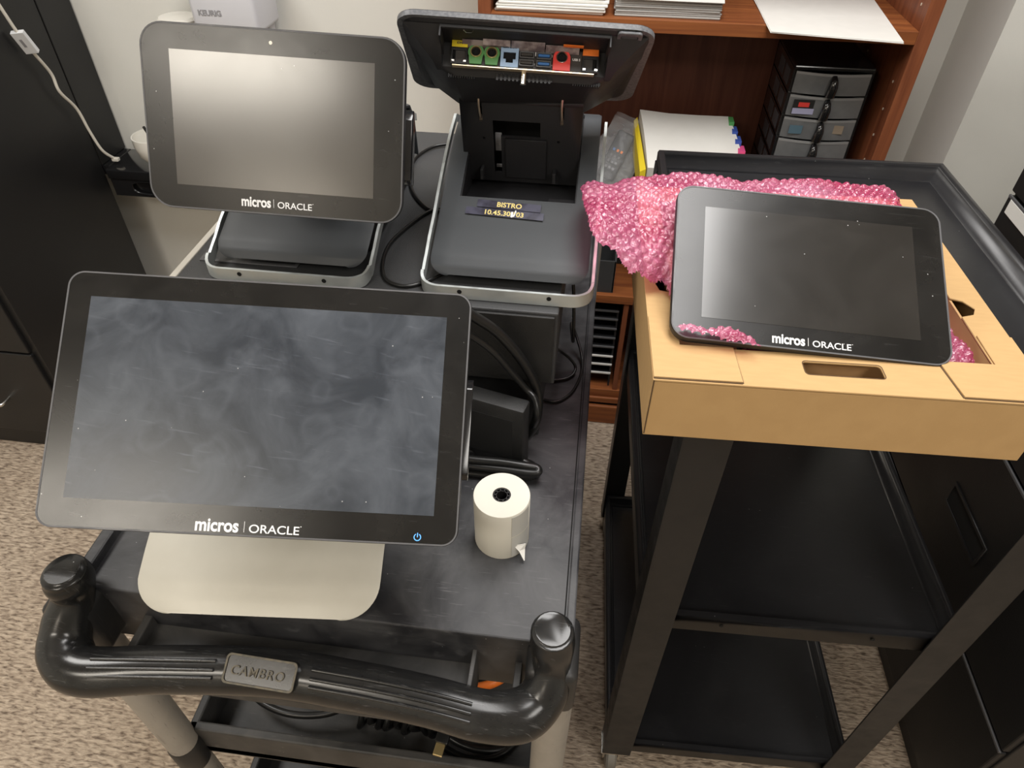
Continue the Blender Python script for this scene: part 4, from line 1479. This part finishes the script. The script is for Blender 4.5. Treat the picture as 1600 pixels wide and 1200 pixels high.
def stack(x0, x1, y0, y1, z0, n_, th, name, label, cat, group=None, m=None, jit=.006, skew=0):
    mb = MB()
    z = z0
    for k in range(n_):
        t = th * random.uniform(.7, 1.3)
        dx, dy = random.uniform(-jit, jit), random.uniform(-jit, jit)
        mb.box((x0 + dx, y0 + dy, z), (x1 + dx, y1 + dy, z + t * .92), t * .25, rotz(random.uniform(-1.2, 1.2) + skew, ((x0 + x1) / 2, (y0 + y1) / 2, 0)), seg=1)
        z += t
    o_ = obj(name, mb, m or M['paper'])
    tag(o_, label, cat, group)
    return z


zt = stack(-.238, .000, 1.655, 1.90, 1.2135, 9, .006, 'paper_stack', 'uneven stack of white papers at the left end of the upper bookcase shelf', 'papers')
zt2 = stack(.018, .243, 1.658, 1.90, 1.2135, 8, .0042, 'folder_stack', 'stack of grey-edged folders in the middle of the upper bookcase shelf', 'folders', m=M['manila'], jit=.001)
sh = MB()
sh.plate([(.03, 1.652), (.245, 1.648), (.265, 1.88), (.04, 1.89)], [], .002, Matrix.Translation((0, 0, zt2 + .0005)))
tag(obj('paper_sheets', sh, M['paper']), 'white sheets lying on top of the grey-edged folder stack', 'paper')
q = [T(1185, 0, 1.222), T(1207, 45, 1.222), T(1415, 62, 1.222), T(1370, 0, 1.222)]
far = (V(q[3]) - V(q[2])) * .25
poly = [(q[0][0] - .004, q[0][1] + .04), q[1], q[2], (q[3][0] + far.x * .1, q[3][1] + .03)]
sh = MB()
for k in range(4):
    sh.plate([(p[0] + random.uniform(-.002, .002), p[1] + random.uniform(-.0025, .0025)) for p in poly], [], .0007, Matrix.Translation((0, 0, 1.2136 + k * .0009)))
tag(obj('paper_sheets', sh, M['paper']), 'loose white sheets overhanging the right front edge of the upper shelf', 'paper')

# carton hidden below the standing folders, stack of divider papers on it
ct = obj('carton', MB().box((.17, 1.665, .497), (.365, 1.90, .80), .002), M['card'])
tag(ct, 'plain carton on the middle bookcase shelf under the tabbed papers', 'box')
pm = thing('tabbed_papers', (.23, 1.75, .80), 'thick wad of white pages with coloured index tabs behind the steel cart', 'papers')
A = [V(at(1000, 171, Y=1.84)), V(at(1138, 182, Y=1.84)), V(at(1163, 262, Y=1.68)), V(at(1012, 262, Y=1.68))]
mb = MB()
dn = V((0, .015, -.075))
NN = 10
rings = []
for i in range(NN + 1):
    t = i / NN
    l = A[0].lerp(A[3], t) + V((0, 0, .010 * math.sin(PI * t)))
    r_ = A[1].lerp(A[2], t) + V((0, 0, .010 * math.sin(PI * t)))
    rings.append([l, l.lerp(r_, .33) + V((0, 0, -.004)), l.lerp(r_, .66) + V((0, 0, -.003)), r_, r_ + dn, l + dn])
mb.loft(rings)
obj('page_block', mb, M['paper'], pm, smooth=30)
for k, mm in enumerate(('tabgreen', 'tabblue', 'tabblue', 'tabpink', 'taborange')):
    p = A[1].lerp(A[2], .04 + .19 * k)
    obj('index_tab', MB().box((p.x - .002, p.y - .032, p.z - .022), (p.x + .010 + .0015 * k, p.y + .004, p.z + .003), .0005), M[mm], pm)
mb = MB()
mb.loft([[A[0] + V((-.004, 0, -.02)), A[0] + V((-.012, 0, -.03)), A[0] + V((-.010, 0, -.09)), A[0] + V((-.002, 0, -.09))],
         [A[3] + V((-.004, 0, -.004)), A[3] + V((-.018, 0, -.012)), A[3] + V((-.014, 0, -.09)), A[3] + V((-.002, 0, -.09))]])
obj('yellow_cover', mb, M['yellow'], pm)
# open black bin with a remote in a clear bag and a tumbler
bn = thing('storage_bin', (.03, 1.75, .4965), 'open black bin standing at the front of the middle bookcase shelf', 'bin')
mb = MB()
mb.box((-.04, 1.655, .4965), (.091, 1.80, .502))
mb.box((-.04, 1.655, .50), (.091, 1.660, .600), .001).box((-.04, 1.795, .50), (.091, 1.80, .64), .001)
mb.prism([(-.04, 1.655, .50), (-.04, 1.655, .60), (-.04, 1.80, .64), (-.04, 1.80, .50)], (.004, 0, 0)).prism([(.087, 1.655, .50), (.087, 1.655, .60), (.087, 1.80, .64), (.087, 1.80, .50)], (.004, 0, 0))
obj('bin_shell', mb, M['drawertop'], bn)
# items above: on a slim riser box behind the bin
rs = obj('storage_box', MB().box((-.10, 1.81, .4965), (.12, 1.92, .80), .003), M['housing'])
tag(rs, 'black box behind the open bin on the middle bookcase shelf', 'box')
cup = obj('tumbler', MB().lathe([(.024, 0), (.027, .002), (.034, .085), (.0325, .085), (.0255, .004), (.0, .004)], (.045, 1.875, .8005), 28), M['clear'], smooth=40)
tag(cup, 'clear plastic tumbler behind the bagged remote control', 'cup')
MR = euler_frame(at(965, 238, Y=1.80), -4, 38, -20)
rem = thing('remote_control', at(965, 238, Y=1.80) + V((0, 0, -.08)), 'black remote control with blue and orange buttons inside a clear bag', 'remote control')
obj('remote_body', MB().box((-.024, -.075, -.010), (.024, .055, .010), .006, MR), M['housing'], rem, smooth=40)
for k in range(12):
    obj('button', MB().box((-.014 + (k % 3) * .011, -.05 + (k // 3) * .016, .010), (-.008 + (k % 3) * .011, -.043 + (k // 3) * .016, .0115), .0005, MR), M['usbblue'] if k == 9 else (M['taborange'] if k in (10, 11) else M['rim']), rem)
mb = MB()
rows = []
for i in range(13):
    t = i / 12
    row = []
    for j in range(9):
        s = j / 8
        row.append(MR @ V(((s - .5) * (.115 + .02 * math.sin(5 * t)), -.11 + .20 * t, .016 + .010 * math.sin(PI * s) + .006 * noise.noise(V((s * 4, t * 6, 2))))))
    rows.append(row + [MR @ V(((s - .5) * .11, -.11 + .20 * t, -.018)) for s in (1, .75, .5, .25, 0)])
mb.loft(rows, cap=False)
tag(obj('clear_bag', mb, M['bag'], smooth=60), 'clear plastic bag around the remote control beside the yellow-edged papers', 'bag')

# stacked letter trays low in the bookcase
lt_ = thing('letter_tray_rack', (.0, 1.78, .135), 'black multi-tier letter rack low in the bookcase, its lower tiers edged white', 'rack')
obj('rack_side', MB().box((-.135, 1.66, .136), (-.130, 1.90, .435)), M['housing'], lt_)
obj('rack_side', MB().box((.112, 1.66, .136), (.117, 1.90, .435)), M['housing'], lt_)
for k, z in enumerate((.19, .225, .258, .295, .33, .365, .40, .43)):
    sh_ = obj('rack_tier', MB().box((-.13, 1.66, z), (.112, 1.90, z + .003)), M['housing'], lt_)
    obj('tier_edge', MB().box((-.13, 1.655, z - .002), (.117, 1.660, z + .004), .0008), M['white_trim'] if k < 3 else M['rim'], sh_)

# small drawer tower
dt = thing('drawer_tower', (.52, 1.80, .4965), 'black plastic drawer tower with smoky drawers at the right of the bookcase', 'drawer unit')
DX0, DX1, DY0, DY1, DZ0, DZ1 = .434, .612, 1.700, 1.915, .4965, 1.118
mb = MB()
mb.box((DX0, DY0 + .004, DZ0), (DX0 + .006, DY1, DZ1 - .004), .001).box((DX1 - .006, DY0 + .004, DZ0), (DX1, DY1, DZ1 - .004), .001)
mb.box((DX0, DY0, DZ1 - .010), (DX1, DY1, DZ1), .003).box((DX0, DY0, DZ0), (DX1, DY1, DZ0 + .008)).box((DX0, DY1 - .006, DZ0), (DX1, DY1, DZ1))
pitch = (at(1248, 122, Y=1.70).z - at(1222, 192, Y=1.70).z) / 2
zz = DZ1 - .010
lst = []
while zz - pitch > DZ0:
    lst.append((zz - pitch + .003, zz - .003))
    mb.box((DX0, DY0 + .002, zz - pitch - .003), (DX1, DY1, zz - pitch + .003), .001)
    zz -= pitch
obj('tower_case', mb, M['gloss'], dt)
mb = MB()
for (a, b2) in lst:
    for yy in (.05, .12):
        mb.box((DX0 - .0008, DY0 + yy - .02, a + .006), (DX0 + .001, DY0 + yy + .03, b2 - .006))
obj('side_window', mb, mat('smoky_side_window', (.06, .06, .065), .3), dt)
for k, (a, b2) in enumerate(lst):
    mb = MB()
    rings = []
    for i in range(13):
        s = i / 12
        x = DX0 + .007 + (DX1 - DX0 - .014) * s
        bow = -.012 * math.sin(PI * s)
        rings.append([(x, DY0 + bow, a), (x, DY0 + bow, b2), (x, DY0 + bow + .004, b2), (x, DY0 + bow + .004, a)])
    mb.loft(rings)
    mb.box((DX0 + .007, DY0, a), (DX1 - .007, DY1 - .01, a + .003))
    dr = obj('drawer', mb, M['drawerclr'], dt, smooth=40)
    cxm = (DX0 + DX1) / 2
    obj('pull', MB().tube([(cxm, DY0 - .016, a + .002), (cxm, DY0 - .022, a + .02), (cxm, DY0 - .020, b2 - .014), (cxm, DY0 - .012, b2 - .004)], [.0115, .0105, .009, .006], 14, 5), M['gloss'], dr, smooth=50)
    mb = MB()
    rings = []
    for i in range(13):
        s = i / 12
        x = DX0 + .007 + (DX1 - DX0 - .014) * s
        bow = -.0135 * math.sin(PI * s)
        rings.append([(x, DY0 + bow, b2 - .004), (x, DY0 + bow, b2 + .001), (x, DY0 + bow + .004, b2 + .001), (x, DY0 + bow + .004, b2 - .004)])
    mb.loft(rings)
    obj('drawer_rim', mb, mat('pale_drawer_rim', (.28, .28, .28), .35) if k == 0 else bpy.data.materials['pale_drawer_rim'], dr, smooth=40)
    if k == 1:
        obj('product_card', MB().box((DX0 + .016, DY0 - .0105, a + .006), (DX0 + .066, DY0 - .0095, b2 - .006), 0), M['darkbase'], dr)
        obj('card_red_panel', MB().box((DX0 + .028, DY0 - .0115, b2 - .022), (DX0 + .052, DY0 - .0105, b2 - .012), 0), M['red'], dr)
        obj('card_pale_panel', MB().box((DX0 + .017, DY0 - .0112, a + .007), (DX0 + .065, DY0 - .0105, a + .020), 0), mat('lilac_print', (.42, .42, .6), .5), dr)
    if k == 2:
        obj('card_pale_panel', MB().box((DX0 + .022, DY0 - .0108, a + .012), (DX0 + .052, DY0 - .0098, b2 - .014), 0), mat('dull_blue_print', (.10, .17, .22), .5), dr)
        obj('card_pale_panel', MB().box((DX1 - .055, DY0 - .0098, a + .016), (DX1 - .033, DY0 - .0088, b2 - .010), 0), mat('dull_tan_print', (.3, .24, .18), .5), dr)

# ---------------------------------------------------------------- right-hand lateral filing cabinet
FX, FY0, FY1 = .799, .555, 1.338
fc = thing('filing_cabinet', (1.03, .95, 0), 'black lateral filing cabinet at the right wall side with recessed pulls and a white label', 'filing cabinet')
obj('cabinet_body', MB().box((FX + .012, FY0, .0), (FX + .46, FY1, 1.37), .002), M['filing'], fc)
levels = [(.055, .349), (.357, .683), (.691, 1.015), (1.023, 1.36)]
for k, (a, b2) in enumerate(levels):
    d_ = obj('drawer', MB().box((FX, FY0 + .004, a), (FX + .014, FY1 - .004, b2), .003), M['filing'], fc)
    zc = b2 - .165
    ya, yb = .85, 1.015
    obj('recessed_pull', MB().plate([(ya, zc - .036), (yb, zc - .036), (yb, zc + .022), (ya, zc + .022)], [[(ya + .006, zc - .030), (yb - .006, zc - .030), (yb - .006, zc + .016), (ya + .006, zc + .016)]], .004,
        Matrix(((0, 0, -1, FX + .0005), (1, 0, 0, 0), (0, 1, 0, 0), (0, 0, 0, 1)))), M['metalblk'], d_)
    obj('pull_recess', MB().box((FX - .0008, ya + .005, zc - .031), (FX + .001, yb - .005, zc + .017)), M['darkgap'], d_)
    obj('drawer_top_bead', MB().box((FX - .001, FY0 + .006, b2 - .004), (FX + .003, FY1 - .006, b2 + .002), .001), M['rim'], d_)
lw = obj('drawer_label', MB().box((FX - .0016, 1.12, .985), (FX, 1.318, 1.012), .0004), M['paper'], fc)
lwm = Matrix(((0, 0, -1, FX - .0018), (-1, 0, 0, 1.300), (0, 1, 0, .990), (0, 0, 0, 1)))

# ---------------------------------------------------------------- left filing cabinet and the wall-side stand
lf = thing('filing_cabinet', (-1.66, 1.55, 0), 'tall black filing cabinet at the left with a silver drawer handle', 'filing cabinet')
obj('cabinet_body', MB().box((-1.93, 1.292, .0), (-1.467, 1.812, 1.45), .002), M['filing'], lf)
for (a, b2) in ((.075, .395), (.402, .72), (.727, 1.05), (1.057, 1.44)):
    d_ = obj('drawer', MB().box((-1.925, 1.28, a), (-1.487, 1.294, b2), .003), M['filing'], lf)
    zc = (a + b2) / 2 - .02
    obj('silver_handle', MB().tube([(-1.76, 1.28, zc), (-1.76, 1.255, zc), (-1.745, 1.245, zc), (-1.66, 1.245, zc), (-1.645, 1.255, zc), (-1.645, 1.28, zc)], .0055, 10, 4), M['chrome'], d_, smooth=50)
    obj('label_holder', MB().box((-1.74, 1.277, zc + .06), (-1.665, 1.281, zc + .09)), M['rim'], d_)
obj('kick_strip', MB().box((-1.93, 1.30, .0), (-1.467, 1.31, .07)), M['darkbase'], lf)

# glossy black wall-side stand: drawer-like end with an oval recess; coffee things on it
st = thing('side_table', (-1.1, 1.87, 0), 'glossy black table against the back wall carrying a coffee machine', 'table')
TX0, TX1 = -1.446, -.62
obj('table_top', MB().box((TX0, 1.79, .672), (TX1, 1.94, .702), .004, seg=3), M['gloss'], st, smooth=40)
mb = MB()
n_ = 24
ov = [(-1.318 + .062 * math.copysign(abs(math.cos(a)) ** .7, math.cos(a)), .647 + .020 * math.copysign(abs(math.sin(a)) ** .8, math.sin(a))) for a in [2 * PI * k / n_ for k in range(n_)]]
mb.plate([(TX0 + .004, .618), (TX1 - .004, .618), (TX1 - .004, .674), (TX0 + .004, .674)], [ov], .010, Matrix(((1, 0, 0, 0), (0, 0, -1, 1.804), (0, 1, 0, 0), (0, 0, 0, 1))))
fa = obj('front_apron', mb, M['gloss'], st)
ov2 = [(-1.318 + (p[0] + 1.318) * 1.06, .647 + (p[1] - .647) * 1.12) for p in ov]
obj('recess_rim', MB().plate(ov2, [ov], .002, Matrix(((1, 0, 0, 0), (0, 0, -1, 1.794), (0, 1, 0, 0), (0, 0, 0, 1)))), M['gloss'], fa)
obj('recess_back', MB().box((-1.39, 1.808, .62), (-1.25, 1.812, .674)), M['gloss'], fa)
obj('side_apron', MB().box((TX0, 1.80, .618), (TX0 + .006, 1.935, .672)), M['gloss'], st)
for x in (-.95, -.65):
    for y in (1.81, 1.925):
        obj('leg', MB().box((x - .012, y - .012, 0), (x + .012, y + .012, .674), .002), M['metalblk'], st)
obj('wall_board', MB().box((-1.87, 1.817, .672), (-1.446, 1.94, .702), .002), M['gloss'], st)
# tall black locker standing on the table, left end
bl = obj('black_cabinet', MB().box((-1.86, 1.816, .7025), (-1.467, 1.946, 1.50), .002), M['filing'])
# coffee machine with an overhanging head
km = thing('coffee_maker', (-.93, 1.86, .702), 'white single-cup coffee machine on the table behind the rear left terminal', 'coffee machine')
obj('machine_base', MB().box((-1.02, 1.80, .702), (-.87, 1.93, .74), .01, seg=3), M['keurig'], km, smooth=40)
obj('machine_column', MB().box((-1.01, 1.885, .73), (-.88, 1.935, 1.14), .012, seg=3), M['keurig'], km, smooth=40)
hd = obj('brew_head', MB().box((-1.035, 1.79, 1.098), (-.862, 1.93, 1.25), .012, seg=3), M['keurig'], km, smooth=40)
mb = MB().text('KEURIG', .060, Matrix(((1, 0, 0, -1.013), (0, 0, -1, 1.7895), (0, 1, 0, 1.140), (0, 0, 0, 1))), .0006, bold=.03)
obj('machine_lettering', mb, M['greyprint'], hd)
jar = thing('canister', (-1.12, 1.85, .702), 'white canister whose lid just shows above the rear left terminal', 'canister')
obj('canister_body', MB().lathe([(.05, 0), (.052, .005), (.048, .385), (.046, .39)], (-1.115, 1.86, .702), 32), M['mug'], jar, smooth=40)
obj('lid', MB().lathe([(.050, .39), (.052, .395), (.052, .408), (.046, .414), (.001, .416)], (-1.115, 1.86, .702), 32), M['mug'], jar, smooth=40)
cp = thing('mug', (-1.29, 1.835, .702), 'white rounded mug at the left end of the glossy black table', 'mug')
obj('cup', MB().lathe([(.030, 0), (.036, .004), (.055, .03), (.062, .06), (.062, .085), (.059, .085), (.058, .06), (.050, .03), (.0, .012)], (-1.300, 1.862, .7025), 36), M['mug'], cp, smooth=50)
obj('black_stirrer', MB().tube([(-1.30, 1.87, .73), (-1.318, 1.865, .79), (-1.322, 1.862, .81)], .004, 8, 4), M['housing'], cp, smooth=50)
tag(bl, 'tall black cupboard standing on the glossy table with a white cord hanging across it', 'cupboard')
# white lamp cord with a paper flag
cord = thing('white_cord', (-1.44, 1.80, .702), 'white cord with a folded paper tag hanging down beside the black cabinet', 'cord')
CP = [at(-20, -22, X=-1.44), at(0, 10, X=-1.44), at(28, 52, X=-1.44), at(52, 82, X=-1.44), at(80, 115, X=-1.445), at(93, 143, X=-1.445), at(120, 170, X=-1.445), at(140, 205, X=-1.445), at(160, 235, X=-1.44), at(180, 248, X=-1.43)]
obj('cord_line', MB().tube(CP, .0040, 10, 6), M['cablewhite'], cord, smooth=60)
mc = CP[2].lerp(CP[3], .45)
dr_ = (CP[3] - CP[2]).normalized()
sdv = (dr_.cross(_f)).normalized()
Mt = frame_m(mc, sdv, dr_, sdv.cross(dr_))
obj('paper_tag', MB().box((-.016, -.030, -.006), (.016, .030, .006), .0008, Mt), mat('paper_tag', (.78, .80, .83), .6), cord)
obj('tag_print', MB().box((-.006, -.012, -.0066), (.001, .010, .0066), 0, Mt), M['greyprint'], cord)
obj('end_clip', MB().box(CP[-1] - V((.008, .008, .006)), CP[-1] + V((.012, .006, .004)), .002), M['cablewhite'], cord)

# ---------------------------------------------------------------- fittings of the ceiling lights and the added fill lights
for i, (px, py, sx, sy, e, col) in enumerate(PANELS):
    t = thing('ceiling_and_fill_fitting', (px, py, CEIL), ['recessed light panel in the ceiling above the steel cart', 'short light panel in the ceiling behind the camera', 'long light panel at the far left of the ceiling', 'added fill light panel at the right of the ceiling behind the camera', 'added square fill light panel in the ceiling above the left filing cabinet'][i], 'ceiling light')
    a, b2 = sx / 2, sy / 2
    obj('fitting_frame', MB().plate([(px - a - .03, py - b2 - .03), (px + a + .03, py - b2 - .03), (px + a + .03, py + b2 + .03), (px - a - .03, py + b2 + .03)],
        [[(px - a, py - b2), (px + a, py - b2), (px + a, py + b2), (px - a, py + b2)]], .01, Matrix.Translation((0, 0, CEIL - .01))), M['white_trim'], t)
